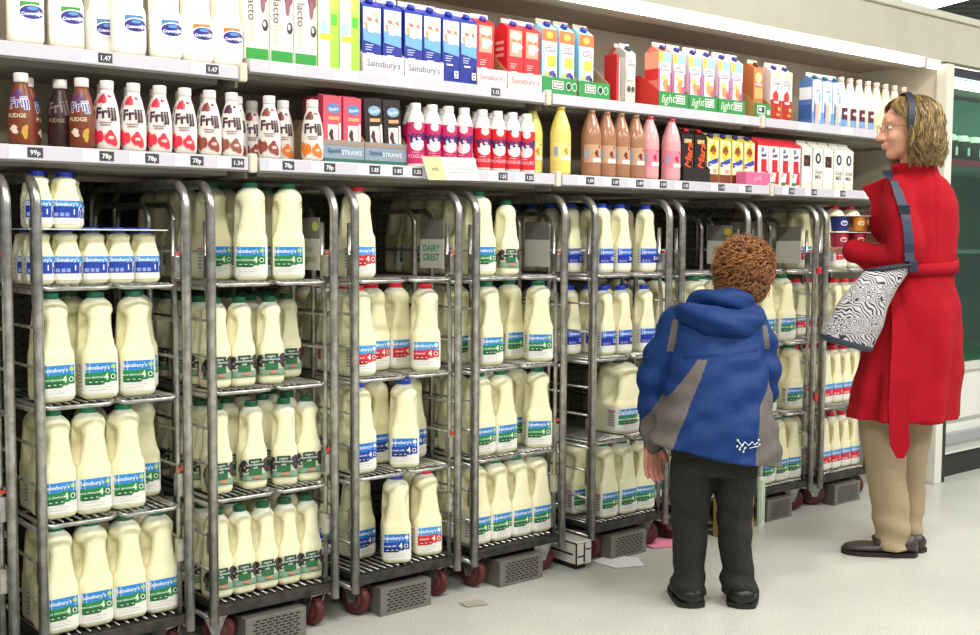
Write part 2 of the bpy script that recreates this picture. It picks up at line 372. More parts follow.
def cap_mesh(col, r, H, h=.015):
    mb = MB(); m = M(col, .4); n = 32; prof = [(r*.98, H-h), (r, H-h+.002), (r, H-.002), (r*.9, H)]
    vs_ = []
    for i, (q, z) in enumerate(prof):
        for k in range(n):
            qq = q*(1.0 if k % 2 else .965) if i < 3 else q; vs_.append((qq*math.sin(2*PI*k/n), -qq*math.cos(2*PI*k/n), z))
    fs = [(i*n+k, i*n+(k+1) % n, (i+1)*n+(k+1) % n, (i+1)*n+k) for i in range(3) for k in range(n)]+[tuple(3*n+k for k in range(n)), tuple(range(n))[::-1]]
    mb.add(vs_, fs, m); mb.lathe([(r*.82, H-.0005), (r*.80, H+.0008), (.001, H+.001)], m, 24); return mb.mesh('cap')
def big_label(a, b, rc, style):
    fn = lambda u, v, o: Vector((*rr_at(a, b, rc, u, o), v)); mb = MB()
    hi = .091
    c1, c2, c3 = {'g': ('#2a86d2', '#1f8440', '#1b5a33'), 'r': ('#3a9bdc', '#d8263a', '#b31b30'), 'b': ('#2277d0', '#1b3f9e', '#14286e')}[style]
    k = a/.043; x0, x1 = -.040*k, .036*k
    D = [('r', '#ecebe2', -.072*k, .013, .046*k, hi), ('r', c1, x0, .062, x1, hi-.001)]
    D += [('r', c2, x0, .036, x0+.042*k, .0655), ('r', c2, x0+.042*k, .041, x0+.06*k, .068), ('r', c2, x0+.06*k, .044, x1, .0655)]
    D += [('t', "Sainsbury's", -.012*k, .079, .0125*k, 0, .012), ('e', '#b9d66a' if style == 'g' else '#f2f2ee', x1-.009*k, .080, .0055*k, .0055)]
    D[-2] = ('t', M('#ffffff', .4), "Sainsbury's", -.011*k, .079, .0135*k, 0, .012)
    D += [('t', '#e8f0d8', '4', .010*k, .056, .022*k, 0, .03), ('e', '#f4f4f0', .026*k, .055, .0055*k, .0065), ('e', c3, .026*k, .055, .0035*k, .0045)]
    D += [('t', '#f2f4ee', {'g': 'semi skimmed', 'r': 'skimmed', 'b': 'whole milk'}[style], -.020*k, .0555, .0078*k, 0, .008)]
    for i in range(3): D += [('r', c3, (-.033+i*.0135)*k, .038, (-.022+i*.0135)*k, .049), ('r', '#cfe3c8', (-.031+i*.0135)*k, .042, (-.025+i*.0135)*k, .0445)]
    for i in range(6): D.append(('r', '#8f8f98', -.064*k, .076-i*.009, -.047*k, .0795-i*.009))
    D.append(('r', '#c45a5f', -.066*k, .082, -.046*k, .086))
    for i in range(2): D.append(('r', '#b9bac0', -.030*k, .030-i*.007, (.018-.01*i)*k, .0315-i*.007))
    return _lab(mb, D, fn)
def _lab(mb, D, fn):
    decal(mb, [(d if not isinstance(d[1], str) else (d[0], M(d[1], .45))+tuple(d[2:])) for d in D], fn); return mb.mesh('label')
def org_label(a, b, rc):
    fn = lambda u, v, o: Vector((*rr_at(a, b, rc, u, o), v)); mb = MB()
    D = [('r', '#c9cfb4', -.060, .024, .060, .082), ('r', '#86a58c', -.060, .024, .060, .042), ('b', '#3a2f33', -.040, .062, .018, .019, 3), ('b', '#463a40', .028, .064, .016, .018, 5), ('b', '#2c2428', .046, .056, .014, .020, 8), ('b', '#352a2e', -.056, .050, .012, .018, 12),
         ('b', '#d8c9c4', .040, .048, .006, .01, 9), ('b', '#4a4446', -.052, .050, .008, .014, 4), ('r', '#1e4a30', -.0235, .040, .0135, .0835), ('r', '#2c6b3f', -.0235, .040, .0135, .056)]
    for i, t in enumerate(('organic', 'semi skimmed', 'milk')): D.append(('t', '#eef2ea', t, -.006, .077-.0085*i, .0085, 0, .01))
    D += [('b', '#c78b74', .0, .034, .014, .004, 6), ('r', '#4f7f63', -.06, .024, .06, .0265), ('r', '#6f7468', -.058, .030, -.044, .060)]
    return _lab(mb, D, fn)
def two_label(a, b, rc, style):
    fn = lambda u, v, o: Vector((*rr_at(a, b, rc, u, o), v)); mb = MB()
    c1, c2 = {'b': ('#2b6fd6', '#1c2f9c'), 'r': ('#3a9bdc', '#d8263a')}[style]
    D = [('r', '#eceae0', -.055, .012, .045, .085), ('r', c1, -.036, .060, .036, .084), ('r', c2, -.036, .034, .036, .062), ('t', '#ffffff', "Sainsbury's", -.002, .072, .0125, 0, .01), ('t', '#e8ecf8', '2', .018, .050, .018, 0, .02), ('e', '#f0f0f4', .029, .049, .0045, .0055)]
    for i in range(3): D.append(('r', '#7f8ad0' if style == 'b' else '#f0b8b8', -.030+i*.011, .037, -.022+i*.011, .045))
    for i in range(5): D.append(('r', '#9a9aa4', -.050, .074-i*.010, -.040, .0775-i*.010))
    return _lab(mb, D, fn)
def pint_label(a, b, rc):
    fn = lambda u, v, o: Vector((*rr_at(a, b, rc, u, o), v)); mb = MB()
    D = [('r', '#eceae2', -.052, .010, .042, .068), ('r', '#3d93d8', -.036, .052, .034, .067), ('r', '#1b3fa4', -.036, .026, .030, .053), ('t', '#ffffff', "Sainsbury's", -.004, .059, .0125, 0, .01), ('e', '#f4f4f4', .030, .048, .005, .006), ('e', '#27306a', .030, .048, .003, .004), ('t', '#ffffff', '1', .014, .040, .018, 0, .02)]
    for i in range(3): D.append(('r', '#8fa0dc', -.031+i*.012, .029, -.022+i*.012, .038))
    for i in range(4): D.append(('r', '#9a9aa4', -.049, .058-i*.011, -.040, .0615-i*.011))
    return _lab(mb, D, fn)
J4 = jug_mesh(.0435, .0485, .262, .117, .017, .0195, MILK)
J2 = jug_mesh(.0345, .036, .238, .105, .014, .0155, MILK2)
J1 = jug_mesh(.0315, .032, .137, .074, .012, .0165, MILK2, handle=.35)
J6 = jug_mesh(.075, .075, .262, .105, .03, .02, MILK, handle=.55)
L4 = {k: big_label(.0435, .0485, .017, k) for k in 'grb'}
BK = {'g4': (J4, L4['g'], cap_mesh('#17694a', .0212, .262, .013)), 'r4': (J4, L4['r'], cap_mesh('#d21f33', .0212, .262, .013)), 'b4': (J4, L4['b'], cap_mesh('#2a45b8', .0212, .262, .013)),
      'o2': (J2, org_label(.0345, .036, .014), cap_mesh('#155a3a', .0182, .238, .014)), 'b2': (J2, two_label(.0345, .036, .014, 'b'), cap_mesh('#2442c0', .0182, .238, .014)),
      'r2': (J2, two_label(.0345, .036, .014, 'r'), cap_mesh('#d21f33', .0182, .238, .014)), 'p1': (J1, pint_label(.0315, .032, .012), cap_mesh('#2442c0', .0185, .137, .013)),
      'y6': (J6, big_label(.075, .075, .03, 'g'), cap_mesh('#17694a', .022, .262))}
KN = {'g4': ('milk_jug', 'milk jug', 'green-capped milk jug', 'large green-capped milk jugs'), 'r4': ('milk_jug', 'milk jug', 'red-capped milk jug', 'large red-capped milk jugs'), 'b4': ('milk_jug', 'milk jug', 'blue-capped milk jug', 'large blue-capped milk jugs'),
      'o2': ('milk_bottle', 'milk bottle', 'dark-labelled green-capped milk bottle', 'organic milk bottles with dark labels'), 'b2': ('milk_bottle', 'milk bottle', 'blue-capped milk bottle', 'blue-capped milk bottles'),
      'r2': ('milk_bottle', 'milk bottle', 'red-capped milk bottle', 'red-capped milk bottles'), 'p1': ('milk_bottle', 'milk bottle', 'small blue-capped milk bottle', 'small blue-capped pint bottles'), 'y6': ('milk_jug', 'milk jug', 'bulging large milk jug', None)}
ORD = ['first', 'second', 'third', 'fourth', 'fifth', 'sixth', 'seventh', 'eighth', 'ninth', 'tenth', 'eleventh', 'twelfth']
ROWN = ['front', 'second', 'third', 'fourth', 'fifth', 'sixth']
def bottle(kind, x, y, z, rz, label):
    nm, cat, _, grp = KN[kind]; bm_, lm, cm = BK[kind]
    t = thing(nm, label, cat, (x, y, z), rz, grp)
    put(bm_, 'body', t); put(lm, 'label', t); put(cm, 'cap', t); return t

# ================================================================ ROLL CAGES
TN = ['cut-off cage at left edge', 'leftmost whole cage', 'second whole cage', 'third whole cage', 'fourth whole cage', 'fifth whole cage', "cage behind boy's shoulder", 'cage between boy and woman', 'cage beside the woman']
def XRt(n): return .8786+.4424*n+(.07 if n >= 5 else 0)
LVL = [.13, .415, .70, .985]
CW_, CD = .40, .62
CAGE_PARTS = {}
def cage_meshes():
    P = CAGE_PARTS
    def frame(xs, inner):
        a = MB(); r = .0125
        a.tube(hoop(.0, CD, .085, 1.245, .065, xs), r, STEEL, 10)
        a.tube(hoop(.225, CD-.02, .10, 1.195, .05, xs), .0085, STEEL, 8)
        for z in (.225, .32, .51, .605, .795, .89, 1.07): a.tube([(xs, .005, z), (xs, CD-.005, z)], .0042, STEEL, 6)
        for z in (.095, .40, .69, .975): a.tube([(xs, .0, z), (xs, CD, z)], .007, STEEL, 6)
        # folded gate tube with its hinge brackets beside the front post
        xo = xs+inner*.020
        a.tube([(xo, .016, .12), (xo, .016, .90), (xo, .030, 1.0), (xo, .030, 1.15)], .0065, STEEL, 8)
        for z in (.30, .47, 1.03): a.box((xo-.007, .004, z-.03), (xo+.009, .030, z+.03), STEEL, .003)
        a.box((xo-.007, .002, .508), (xo+.009, .006, .516), M('#c33a2c', .5)); a.box((xo-.007, .002, 1.062), (xo+.009, .006, 1.070), M('#b5523c', .5))
        return a.mesh('side_frame')
    P['L'] = frame(.0135, 0); P['R'] = frame(CW_-.0135, -1)
    x0, x1 = .022, CW_-.040
    a = MB(); xm = (x0+x1)/2+.01
    for xa, xb in ((x0, xm-.006), (xm+.006, x1)):
        a.tube([(xa, .02, .004), (xa+.004, .006, .001), (xa+.016, .001, -.002), (xb-.016, .001, -.002), (xb-.004, .006, .001), (xb, .02, .004)], .0055, STEEL, 8)
        a.tube([(xa, .02, .0), (xa, CD-.03, .0)], .005, STEEL, 6); a.tube([(xb, .02, .0), (xb, CD-.03, .0)], .005, STEEL, 6); a.tube([(xa, CD-.03, 0), (xb, CD-.03, 0)], .005, STEEL, 6)
        n = 8
        for i in range(1, n): x = xa+(xb-xa)*i/n; a.tube([(x, .006, .0045), (x, CD-.03, .0045)], .0024, STEEL, 5)
        for y in (.2, .4): a.tube([(xa, y, -.002), (xb, y, -.002)], .004, STEEL, 5)
    P['S'] = a.mesh('shelf')
    a = MB(); a.box((x0-.018, .004, -.028), (x1+.036, .018, -.001), DARKSTEEL, .003); a.box((x0, .018, -.014), (x1+.016, CD-.02, -.001), DARKSTEEL)
    for i in range(14): x = x0+.012+i*(x1-x0-.02)/13; a.tube([(x, .02, .0025), (x, CD-.03, .0025)], .003, STEEL, 5)
    P['B'] = a.mesh('base_deck')
    RED = M('#5f2422', .6, noise=.35, scale=30, name='red_tyre'); a = MB(); n = 28; T = Matrix.Rotation(PI/2, 4, 'Y')
    a.lathe([(.030, -.014), (.043, -.013), (.047, -.008), (.0475, 0), (.047, .008), (.043, .013), (.030, .014)], RED, n, T); P['W'] = a.mesh('tyre')
    a = MB(); a.lathe([(.010, -.019), (.024, -.0165), (.0295, -.0145), (.0295, .0145), (.024, .0165), (.010, .019)], M('#5a2a2a', .5), 20, T); a.lathe([(.006, -.024), (.006, .024)], STEEL, 10, T); P['H'] = a.mesh('hub')
    a = MB()
    for s in (-1, 1):
        vs_ = [(s*.022, -.030, .045), (s*.022, .034, .045), (s*.022, .008, -.010), (s*.022, -.010, -.008)]; vs2 = [(s*.025, y, z) for _, y, z in vs_]
        a.add(vs_+vs2, [(0, 1, 2, 3), (7, 6, 5, 4), (0, 4, 5, 1), (1, 5, 6, 2), (2, 6, 7, 3), (3, 7, 4, 0)], STEEL)
    a.box((-.027, -.034, .045), (.027, .036, .0535), STEEL, .002); P['F'] = a.mesh('caster_fork')
cage_meshes()
def side_card(t, x, txt, c1, c2):
    a = MB(); fn = lambda u, v, o: Vector((x-o, -u, v)); y0, y1 = .07, .19
    a.box((x, y0, 1.015), (x+.003, y1, 1.105), M('#c9c8bc', .5)); a.box((x, y0, 1.106), (x+.003, y1, 1.165), M('#75746c', .6))
    D = [('t', M(c1, .5), s, -(y0+y1)/2, 1.078-.028*i, .030, 0, .02) for i, s in enumerate(txt)]
    D += [('e', M(c2, .5), -.09, 1.14, .018, .014)] if c2 else []
    decal(a, D, fn); a.build('sign_card', t)
def cage(n, rots):
    xr = XRt(n); x0 = xr-CW_
    t = thing('roll_cage', f'grey metal roll cage, {TN[n]}' if n not in (6, 7, 8) else f'grey metal roll {TN[n]}', 'roll cage', (x0, 0, 0), 0, 'milk roll cages')
    put(CAGE_PARTS['L'], 'side_frame', t); put(CAGE_PARTS['R'], 'side_frame', t)
    for z in LVL[1:]: put(CAGE_PARTS['S'], 'shelf', t, (0, 0, z))
    put(CAGE_PARTS['B'], 'base_deck', t, (0, 0, LVL[0]))
    for i, (cx, cy) in enumerate(((.055, .06), (CW_-.055, .06), (.055, CD-.07), (CW_-.055, CD-.07))):
        f = put(CAGE_PARTS['F'], 'caster', t, (cx, cy, .0478), rots[i]); put(CAGE_PARTS['W'], 'tyre', f); put(CAGE_PARTS['H'], 'hub', f)
    return t
rr_ = [(.5, .3, .2, 1.2), (.6, .35, 0, .4), (.75, .15, .3, 0), (.25, .3, .9, .1), (.2, 1.2, 0, .2), (.3, .6, 0, .2), (.4, .4, .3, .2), (.2, .7, .5, .2), (.9, .3, .5, .2)]
cages = [cage(n, rr_[n]) for n in range(9)]
side_card(cages[2], CW_-.0185, ('your', 'organic'), '#8aa070', '#b8c46a'); side_card(cages[3], CW_-.0185, ('DAIRY', 'CREST'), '#2f9a6a', None)
side_card(cages[4], CW_-.0185, (), '#7a7a78', None); side_card(cages[6], CW_-.0185, ('your',), '#9aa27a', '#c9b23a'); side_card(cages[7], CW_-.0185, (), '#5f9a6a', None)
a = MB(); a.box((CW_-.024, -.022, .455), (CW_-.002, -.0145, .485), M('#d8202c', .5), .003); a.build('red_clip', cages[7])
a = MB(); a.box((CW_-.024, -.022, .975), (CW_-.002, -.0145, 1.0), M('#d8202c', .5), .003); a.build('red_clip', cages[7])

STOCK = [
    (1, 2, 0, [(0.989, 'g4', 5), (1.101, 'g4', -6), (1.199, 'g4', -8)]),
    (1, 2, 1, [(1.072, 'g4', 0), (1.248, 'g4', 0)]),
    (1, 3, 0, [(0.989, 'g4', 3), (1.078, 'g4', 0), (1.167, 'g4', -3)]),
    (1, 3, 1, [(0.994, 'g4', 0), (1.121, 'g4', 0), (1.253, 'g4', -6)]),
    (1, 4, 0, [(0.989, 'g4', 3), (1.077, 'g4', 0), (1.165, 'g4', 0), (1.253, 'g4', 0)]),
    (1, 4, 1, [(0.994, 'g4', 0), (1.121, 'g4', 0), (1.248, 'g4', 0)]),
    (2, 1, 0, [(1.525, 'g4', -25), (1.64, 'g4', -25)]),
    (2, 1, 1, [(1.466, 'g4', 0)]),
    (2, 1, 2, [(1.436, 'g4', 0), (1.559, 'g4', 0), (1.69, 'g4', 0)]),
    (2, 1, 3, [(1.436, 'g4', 0), (1.563, 'g4', 0), (1.69, 'g4', 0)]),
    (2, 1, 4, [(1.436, 'g4', 0)]),
    (2, 2, 0, [(1.423, 'o2', 0), (1.496, 'o2', 0), (1.587, 'o2', -12)]),
    (2, 2, 1, [(1.428, 'o2', 0), (1.58, 'o2', 0), (1.698, 'o2', 0)]),
    (2, 2, 2, [(1.428, 'o2', 0), (1.518, 'o2', 0), (1.608, 'o2', 0), (1.698, 'o2', 0)]),
    (2, 2, 3, [(1.428, 'o2', 0), (1.518, 'o2', 0), (1.608, 'o2', 0), (1.698, 'o2', 0)]),
    (2, 2, 4, [(1.428, 'o2', 0)]),
    (2, 3, 0, [(1.425, 'o2', 0), (1.53, 'o2', -5), (1.624, 'o2', -22), (1.703, 'o2', -10)]),
    (2, 3, 1, [(1.428, 'o2', 0), (1.509, 'o2', 0), (1.619, 'o2', 0), (1.698, 'o2', 0)]),
    (2, 3, 2, [(1.428, 'o2', 0), (1.518, 'o2', 0), (1.608, 'o2', 0), (1.698, 'o2', 0)]),
    (2, 3, 3, [(1.428, 'o2', 0), (1.518, 'o2', 0), (1.608, 'o2', 0), (1.698, 'o2', 0)]),
    (2, 3, 4, [(1.428, 'o2', 0)]),
    (2, 4, 0, [(1.423, 'o2', 0), (1.492, 'o2', 0), (1.562, 'o2', 0), (1.633, 'o2', 0), (1.703, 'o2', 0)]),
    (2, 4, 1, [(1.428, 'o2', 0), (1.518, 'o2', 0), (1.608, 'o2', 0), (1.698, 'o2', 0)]),
    (2, 4, 2, [(1.428, 'o2', 0), (1.518, 'o2', 0), (1.608, 'o2', 0), (1.698, 'o2', 0)]),
    (2, 4, 3, [(1.428, 'o2', 0), (1.518, 'o2', 0), (1.608, 'o2', 0), (1.698, 'o2', 0)]),
    (2, 4, 4, [(1.428, 'o2', 0)]),
    (3, 1, 0, [(1.874, 'r4', -5)]),
    (3, 2, 0, [(1.874, 'r4', 0), (2.114, 'r4', -30)]),
    (3, 2, 1, [(1.879, 'r4', 0), (1.994, 'r4', 0), (2.083, 'r4', 0)]),
    (3, 2, 2, [(1.879, 'r4', 0)]),
    (3, 2, 3, [(1.879, 'r4', 0)]),
    (3, 2, 4, [(1.879, 'r4', 0)]),
    (3, 3, 0, [(1.874, 'b4', 5), (2.035, 'b4', -30)]),
    (3, 3, 1, [(1.879, 'b4', 0), (2.005, 'b4', 0), (2.133, 'b4', 0)]),
    (3, 3, 2, [(1.879, 'b4', 0)]),
    (3, 3, 3, [(1.879, 'b4', 0)]),
    (3, 3, 4, [(1.879, 'b4', 0)]),
    (3, 4, 0, [(2.006, 'b4', -30), (2.123, 'r4', -15)]),
    (3, 4, 1, [(1.939, 'b4', 5), (2.133, 'b4', 0)]),
    (3, 4, 2, [(1.879, 'b4', 0)]),
    (3, 4, 3, [(1.879, 'b4', 0)]),
    (3, 4, 4, [(1.879, 'b4', 0)]),
    (4, 1, 0, [(2.329, 'g4', 0), (2.445, 'o2', -5)]),
    (4, 1, 1, [(2.321, 'g4', 0)]),
    (4, 1, 2, [(2.321, 'g4', 0)]),
    (4, 1, 3, [(2.321, 'g4', 0)]),
    (4, 1, 4, [(2.321, 'g4', 0)]),
    (4, 2, 0, [(2.364, 'g4', -5), (2.579, 'g4', -30)]),
    (4, 2, 1, [(2.321, 'g4', 0), (2.448, 'g4', 0), (2.547, 'g4', 0)]),
    (4, 2, 2, [(2.321, 'g4', 0)]),
    (4, 2, 3, [(2.321, 'g4', 0)]),
    (4, 2, 4, [(2.321, 'g4', 0)]),
    (4, 3, 0, [(2.334, 'g4', 0), (2.424, 'g4', 0), (2.578, 'g4', -30)]),
    (4, 3, 1, [(2.321, 'g4', 0), (2.448, 'g4', 0), (2.58, 'g4', 0)]),
    (4, 3, 2, [(2.321, 'g4', 0)]),
    (4, 3, 3, [(2.321, 'g4', 0)]),
    (4, 3, 4, [(2.321, 'g4', 0)]),
    (4, 4, 0, [(2.316, 'g4', 0), (2.404, 'g4', 0), (2.492, 'g4', 0), (2.58, 'g4', 0)]),
    (4, 4, 1, [(2.321, 'g4', 0), (2.448, 'g4', 0), (2.575, 'g4', 0)]),
    (4, 4, 2, [(2.321, 'g4', 0)]),
    (4, 4, 3, [(2.321, 'g4', 0)]),
    (4, 4, 4, [(2.321, 'g4', 0)]),
    (5, 1, 0, [(2.878, 'b2', 0), (2.968, 'b2', 0), (3.101, 'b2', -15)]),
    (5, 1, 1, [(2.826, 'b2', 0), (2.916, 'b2', 0), (3.006, 'b2', 0), (3.101, 'b2', 0)]),
    (5, 1, 2, [(2.826, 'b2', 0), (2.932, 'b2', 0)]),
    (5, 1, 3, [(2.826, 'b2', 0)]),
    (5, 1, 4, [(2.826, 'b2', 0)]),
    (5, 2, 0, [(2.893, 'b2', 0), (2.979, 'b2', 0), (3.101, 'b2', -10)]),
    (5, 2, 1, [(2.826, 'b2', 0), (2.916, 'b2', 0), (3.006, 'b2', 0), (3.101, 'b2', 0)]),
    (5, 2, 2, [(2.826, 'b2', 0)]),
    (5, 2, 3, [(2.826, 'b2', 0)]),
    (5, 2, 4, [(2.826, 'b2', 0)]),
    (5, 3, 0, [(3.015, 'y6', 0)]),
    (5, 4, 0, [(2.899, 'g4', 0), (2.995, 'g4', 0), (3.089, 'g4', -10)]),
    (5, 4, 1, [(2.859, 'g4', 0), (2.961, 'g4', 0), (3.088, 'g4', 0)]),
    (5, 4, 2, [(2.834, 'g4', 0)]),
    (5, 4, 3, [(2.834, 'g4', 0)]),
    (5, 4, 4, [(2.834, 'g4', 0)]),
    (6, 2, 0, [(3.371, 'g4', 0), (3.494, 'g4', 0)]),
    (6, 2, 1, [(3.276, 'g4', 0), (3.403, 'g4', 0), (3.53, 'g4', 0)]),
    (6, 2, 2, [(3.276, 'g4', 0)]),
    (6, 2, 3, [(3.276, 'g4', 0)]),
    (6, 2, 4, [(3.276, 'g4', 0)]),
    (6, 3, 0, [(3.379, 'g4', 0), (3.502, 'g4', 0)]),
    (6, 3, 1, [(3.276, 'g4', 0), (3.403, 'g4', 0), (3.53, 'g4', 0)]),
    (6, 3, 2, [(3.276, 'g4', 0)]),
    (6, 3, 3, [(3.276, 'g4', 0)]),
    (6, 3, 4, [(3.276, 'g4', 0)]),
    (6, 4, 0, [(3.422, 'g4', 0), (3.516, 'g4', 0)]),
    (6, 4, 1, [(3.276, 'g4', 0), (3.403, 'g4', 0), (3.53, 'g4', 0)]),
    (6, 4, 2, [(3.276, 'g4', 0)]),
    (6, 4, 3, [(3.276, 'g4', 0)]),
    (6, 4, 4, [(3.276, 'g4', 0)]),
    (7, 2, 0, [(3.783, 'g4', -10), (3.914, 'g4', -10)]),
    (7, 2, 1, [(3.718, 'g4', 0), (3.902, 'g4', 0)]),
    (7, 2, 2, [(3.718, 'g4', 0)]),
    (7, 2, 3, [(3.718, 'g4', 0)]),
    (7, 2, 4, [(3.718, 'g4', 0)]),
    (7, 3, 0, [(3.8, 'g4', 0), (3.977, 'g4', -15)]),
    (7, 3, 1, [(3.718, 'g4', 0), (3.845, 'g4', 0), (3.972, 'g4', 0)]),
    (7, 3, 2, [(3.718, 'g4', 0)]),
    (7, 3, 3, [(3.718, 'g4', 0)]),
    (7, 3, 4, [(3.718, 'g4', 0)]),
    (7, 4, 0, [(3.799, 'g4', 0), (3.888, 'g4', 0), (3.977, 'g4', -8)]),
    (7, 4, 1, [(3.718, 'g4', 0), (3.845, 'g4', 0), (3.972, 'g4', 0)]),
    (7, 4, 2, [(3.718, 'g4', 0)]),
    (7, 4, 3, [(3.718, 'g4', 0)]),
    (7, 4, 4, [(3.718, 'g4', 0)]),
    (8, 1, 0, [(4.264, 'r4', 0), (4.383, 'r4', 0)]),
    (8, 1, 1, [(4.161, 'r4', 0), (4.288, 'r4', 0), (4.415, 'r4', 0)]),
    (8, 1, 2, [(4.161, 'r4', 0)]),
    (8, 1, 3, [(4.161, 'r4', 0)]),
    (8, 1, 4, [(4.161, 'r4', 0)]),
    (8, 2, 0, [(4.277, 'r2', 0), (4.355, 'r2', 0), (4.428, 'r2', 0)]),
    (8, 2, 1, [(4.153, 'r2', 0), (4.243, 'r2', 0), (4.333, 'r2', 0), (4.423, 'r2', 0)]),
    (8, 2, 2, [(4.153, 'r2', 0)]),
    (8, 2, 3, [(4.153, 'r2', 0)]),
    (8, 2, 4, [(4.153, 'r2', 0)]),
    (8, 3, 0, [(4.209, 'r2', 0), (4.282, 'r2', 0), (4.355, 'r2', 0), (4.428, 'r2', 0)]),
    (8, 3, 1, [(4.153, 'r2', 0), (4.243, 'r2', 0), (4.333, 'r2', 0), (4.423, 'r2', 0)]),
    (8, 3, 2, [(4.153, 'r2', 0)]),
    (8, 3, 3, [(4.153, 'r2', 0)]),
    (8, 3, 4, [(4.153, 'r2', 0)]),
    (8, 4, 0, [(4.209, 'r2', 0), (4.282, 'r2', 0), (4.355, 'r2', 0), (4.428, 'r2', 0)]),
    (8, 4, 1, [(4.153, 'r2', 0), (4.243, 'r2', 0), (4.333, 'r2', 0), (4.423, 'r2', 0)]),
    (8, 4, 2, [(4.153, 'r2', 0)]),
    (8, 4, 3, [(4.153, 'r2', 0)]),
    (8, 4, 4, [(4.153, 'r2', 0)]),
]
LV = {1: .985, 2: .70, 3: .415, 4: .13}; LN = {1: 'top', 2: 'second', 3: 'third', 4: 'bottom'}
for t_, l_, r_, L_ in STOCK:
    for i, (x, k, rot) in enumerate(L_):
        z = LV[l_]+.0072
        if k == 'y6': lab = 'bulging large unlabelled-side milk jug alone on third shelf of fifth whole cage'; lab = 'big bulging milk jug alone on third shelf, fifth whole cage'
        elif len(L_) == 1: lab = f'{KN[k][2]}, only one in {ROWN[r_]} row, {LN[l_]} shelf, {TN[t_]}'
        else: lab = f'{KN[k][2]}, {ORD[i]} from left, {ROWN[r_]} row, {LN[l_]} shelf, {TN[t_]}'
        w_ = lab.replace(',', '').split()
        yy = .076+.1*r_ - (.012 if rot <= -20 else 0) + (.035 if k == 'y6' else 0)
        bottle(k, x, yy, z, math.radians(rot), lab)
# cut-off cage at the left: one column of jugs shows past its frame
for l_ in (2, 3, 4):
    for r_ in range(3): bottle('g4', XRt(0)-.085, .076+.1*r_, LV[l_]+.0072, 0, f'green-capped milk jug, {ROWN[r_]} row, {LN[l_]} shelf, {TN[0]}')
# pint bottles on two card trays in the leftmost cage
for lay, z, xs_, nm in ((0, .985+.0072, [.957, 1.0235, 1.090, 1.1565, 1.223], 'lower'), (1, 1.126, [.957, 1.0235], 'upper')):
    for i, x in enumerate(xs_): bottle('p1', x, .062, z, math.radians(random.uniform(-6, 6)), f'small blue-capped milk bottle, {ORD[i]} from left, front of {nm} layer, leftmost whole cage')
    for i, x in enumerate(xs_ if lay == 0 else [.99, 1.0565]): bottle('p1', x, .132, z, 0, f'small blue-capped milk bottle, {ORD[i]} from left, back of {nm} layer, leftmost whole cage')
for z, x1, lb in ((1.1225, 1.262, 'thin white card sheet between two layers of small milk bottles'),):
    a = MB(); a.box((.918, .004, 0), (x1, .16, .003), M('#d9dcdc', .6)); o = a.build('card_sheet', None, (0, 0, z+.0002)); tag(o, lb, 'card')

# ---- perforated vents under the cages, bumper, litter
for n, xa, xb, lb in ((2, 1.462, 1.65, 'second whole cage'), (3, 1.90, 2.085, 'third whole cage'), (4, 2.358, 2.543, 'fourth whole cage'), (5, 2.862, 3.04, 'fifth whole cage'), (7, 3.737, 3.90, 'cage between boy and woman'), (8, 4.196, 4.385, 'cage beside the woman')):
    t = thing('vent_box', f'grey slotted metal vent box on the floor under the {lb}', 'vent box', (xa, -.01, 0), 0, 'vent boxes under the cages')
    W_ = xb-xa; a = MB(); a.box((0, 0, 0), (W_, .20, .084), M('#7f7b73', .45, .4, noise=.15, scale=20), .003); a.build('housing', t)
    a = MB(); fn = lambda u, v, o: Vector((u, -o, v))
    D = []
    for r in range(8):
        for c in range(7):
            u = .022+c*(W_-.044)/7+(.008 if r % 2 else 0); D.append(('r', M('#1d1b19', .7), u, .012+r*.0082, u+(W_-.044)/7*.72, .012+r*.0082+.0042))
    for d in D: decal(a, [d], fn)
    a.build('slotted_front', t)
t = thing('floor_bumper', 'scuffed white metal bumper block with black edging between fourth and fifth cages', 'bumper', (2.677, -.030, 0), -.04)
a = MB(); a.box((0, 0, .020), (.067, .16, .098), M('#dcdad0', .45, noise=.12, scale=25), .004); a.build('block', t)
a = MB(); BL = M('#1f1d1c', .6)
a.box((-.002, .0, .090), (.069, .16, .094), BL, .001); a.box((-.002, -.001, .020), (.001, .004, .095), BL); a.box((-.0015, .02, .050), (.0005, .14, .056), BL); a.box((.004, -.002, .046), (.030, .0, .050), BL); a.box((.031, -.003, .026), (.035, .0, .092), BL); a.box((.04, -.002, .068), (.062, 0, .072), BL)
a.build('black_edging', t)
a = MB(); a.box((.012, .02, 0), (.057, .14, .020), BL); a.build('foot', t)
# spare wheel parts seen behind it are the cages' own casters
def flatpaper(nm, lb, cat, pts, col, z=.0012):
    a = MB(); n = len(pts); a.add([(x, y, z+.002*math.sin(i*2.1)) for i, (x, y) in enumerate(pts)]+[(x, y, z-.0009) for x, y in pts], [tuple(range(n)), tuple(range(n, 2*n))[::-1]]+[(i, i+n, (i+1) % n+n, (i+1) % n) for i in range(n)], M(col, .7))
    c = Vector((sum(p[0] for p in pts)/n, sum(p[1] for p in pts)/n, 0)); o = a.build(nm)
    tag(o, lb, cat)
flatpaper('paper_scrap', 'white paper scrap lying on floor beside the bumper block', 'paper', [(2.80, .02), (2.80, -.09), (2.90, -.13), (2.955, -.05), (2.90, .035)], '#e4e4e0', .0035)
flatpaper('paper_scrap', 'pink paper scrap lying on floor left of the boy', 'paper', [(3.10, .09), (3.09, .0), (3.17, -.03), (3.24, .05), (3.20, .11)], '#e58aa0', .0035)
flatpaper('paper_scrap', 'small grey scrap on floor below the third whole cage', 'paper', [(2.16, -.05), (2.15, -.10), (2.22, -.12), (2.23, -.07)], '#a79c92', .0035)
